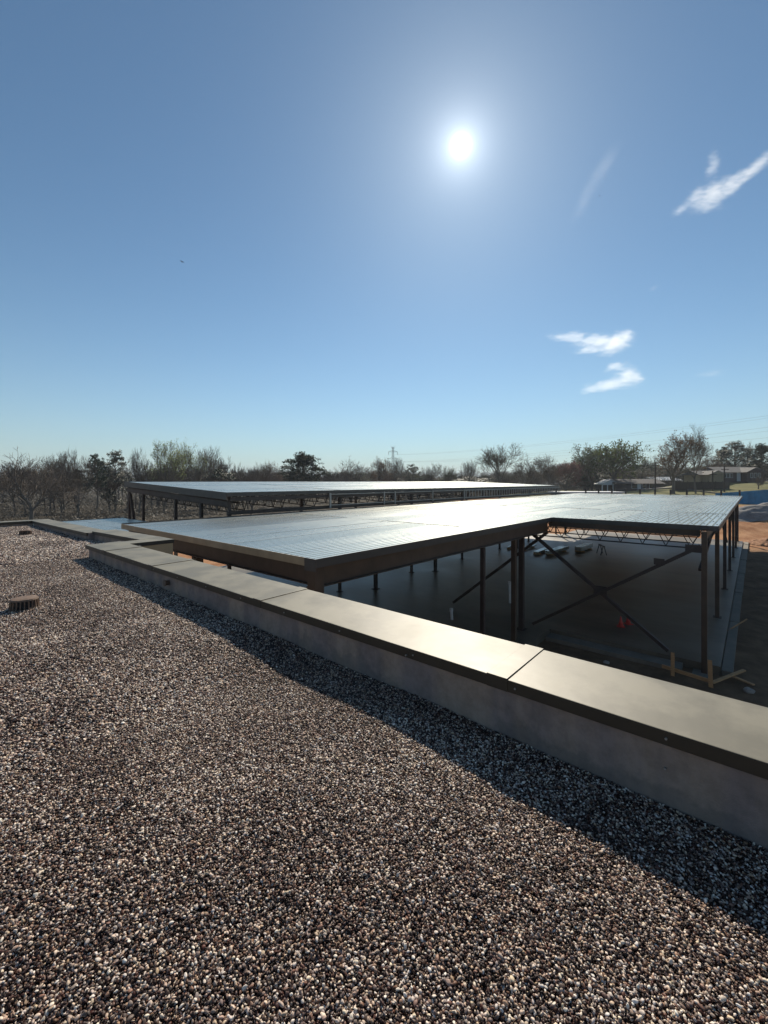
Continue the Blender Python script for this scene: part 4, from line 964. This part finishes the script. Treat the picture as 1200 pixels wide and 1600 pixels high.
# ------------------------------------------------------------------ clouds
def cloudmat(seed, blobs, k, dens):
    m = bpy.data.materials.new('cloud vapour'); m.use_nodes = True; t = m.node_tree; t.nodes.clear(); out = N(t, 'ShaderNodeOutputMaterial')
    pv = N(t, 'ShaderNodeVolumePrincipled'); pv.inputs['Color'].default_value = (1,1,1,1); pv.inputs['Anisotropy'].default_value = .5
    tcn = N(t, 'ShaderNodeTexCoord'); oc = tcn.outputs['Object']
    wn = N(t, 'ShaderNodeTexNoise'); wn.inputs['Scale'].default_value = .012/k*2.7; wn.inputs['Detail'].default_value = 3; t.links.new(oc, wn.inputs['Vector'])
    wv = N(t, 'ShaderNodeVectorMath', operation='MULTIPLY_ADD'); wv.inputs[1].default_value = (18*k,18*k,9*k); t.links.new(wn.outputs['Color'], wv.inputs[0]); 
    ws = N(t, 'ShaderNodeVectorMath', operation='ADD'); ws.inputs[1].default_value = (-9*k,-9*k,-4.5*k); t.links.new(oc, wv.inputs[2]); t.links.new(wv.outputs[0], ws.inputs[0])
    best = None
    for (u, v, hw, hh_, tl) in blobs:
        mp = N(t, 'ShaderNodeMapping', vector_type='TEXTURE'); mp.inputs['Location'].default_value = ((u-blobs[0][0])*k, 0, (blobs[0][1]-v)*k)
        mp.inputs['Rotation'].default_value = (0, -tl, 0); mp.inputs['Scale'].default_value = (hw*k, min(hw, hh_*2)*k, hh_*k)
        t.links.new(ws.outputs[0], mp.inputs[0]); ln = N(t, 'ShaderNodeVectorMath', operation='LENGTH'); t.links.new(mp.outputs[0], ln.inputs[0])
        f = mth(t, 'SUBTRACT', 1, ln.outputs['Value']); best = f if best is None else mth(t, 'MAXIMUM', best, f)
    n1 = N(t, 'ShaderNodeTexNoise'); n1.inputs['Scale'].default_value = .055/k*2.7; n1.inputs['Detail'].default_value = 6; n1.inputs['Roughness'].default_value = .65
    mp = N(t, 'ShaderNodeMapping'); mp.inputs['Scale'].default_value = (.45,1,1.5); mp.inputs['Location'].default_value = (seed*31,0,0); mp.inputs['Rotation'].default_value = (0,-.25,0)
    t.links.new(oc, mp.inputs[0]); t.links.new(mp.outputs[0], n1.inputs['Vector'])
    f = mth(t, 'ADD', mth(t, 'MULTIPLY', best, 1.1), mth(t, 'MULTIPLY', mth(t, 'SUBTRACT', n1.outputs[0], .5), 2.6))
    r = N(t, 'ShaderNodeMapRange', interpolation_type='SMOOTHSTEP'); r.inputs[1].default_value = .16; r.inputs[2].default_value = 1.0; r.inputs[4].default_value = dens
    t.links.new(f, r.inputs[0]); g_ = mth(t, 'MULTIPLY', r.outputs[0], mth(t, 'GREATER_THAN', best, 0))
    t.links.new(g_, pv.inputs['Density']); t.links.new(pv.outputs[0], out.inputs['Volume']); return m
def cloud(lab, blobs, tt, seed, dens=.013):
    c0 = P(blobs[0][0], blobs[0][1], tt); bm_ = bmesh.new(); k = tt/670
    for (u, v, hw, hh_, tl) in blobs:
        r_ = bmesh.ops.create_icosphere(bm_, subdivisions=3, radius=1)
        for vv in r_['verts']:
            a, b_, c_ = vv.co; X = a*hw*k*1.15; Z = c_*hh_*k*1.15; Y = b_*min(hw,hh_*2)*k*1.15
            X, Z = X*math.cos(tl)-Z*math.sin(tl), X*math.sin(tl)+Z*math.cos(tl)
            vv.co = (X+(u-blobs[0][0])*k, Y, Z+(blobs[0][1]-v)*k)
    me_ = bpy.data.meshes.new('cloud'); bm_.to_mesh(me_); bm_.free()
    o = bpy.data.objects.new('cloud', me_); C.objects.link(o); o.location = c0; o.rotation_euler.z = math.atan2(RY, RX)
    rm_ = o.modifiers.new('merge', 'REMESH'); rm_.mode = 'VOXEL'; rm_.voxel_size = 2.0*k
    me_.materials.append(cloudmat(seed, blobs, k, dens)); tag(o, lab, 'cloud'); return o
CT = 1800
cloud('flat white cloud with a pointed left end, above the curled one', [(935,534,46,13,.0),(893,527,42,9,-.06),(962,536,34,20,.35),(925,546,36,8,.08),(982,526,16,12,.5)], CT, 1, .009)
cloud('curled white cloud below the flat pointed one', [(982,588,26,19,-.5),(962,573,22,10,.15),(955,600,52,12,.12),(930,606,30,8,.2),(992,590,18,14,-.6)], CT, 2, .009)
cloud('streaky wispy cloud at the upper right edge', [(1115,303,40,20,.35),(1145,292,30,15,.4),(1113,258,12,30,-.15),(1180,262,54,13,.72),(1066,324,18,11,.6),(1108,320,22,11,-.2),(1090,305,18,16,.6),(1145,282,40,10,.6)], CT, 3, .0045)
cloud('small faint wisp low at the right', [(1112,584,30,8,.15)], CT, 4, .0016)
cloud('tiny faint wisp above the flat white cloud', [(1022,450,10,5,.5)], CT, 6, .002)
cloud('thin diagonal haze streak right of the sun', [(940,265,60,17,1.0),(915,310,50,16,1.1)], CT, 5, .00035)
S.cycles.volume_bounces = 3; S.cycles.volume_step_rate = 1; S.cycles.volume_max_steps = 128

# ------------------------------------------------------------------ air
hz0 = MB().box((-2990,-2990,-6),(4490,4490,42)).build('haze', bpy.data.materials.new('thin air')); tag(hz0, kind='stuff')
m = hz0.data.materials[0]; m.use_nodes = True; t = m.node_tree; t.nodes.clear(); out = N(t, 'ShaderNodeOutputMaterial'); pv = N(t, 'ShaderNodeVolumePrincipled')
pv.inputs['Color'].default_value = (.80,.88,1,1); pv.inputs['Density'].default_value = .0003; pv.inputs['Anisotropy'].default_value = .2; t.links.new(pv.outputs[0], out.inputs['Volume'])
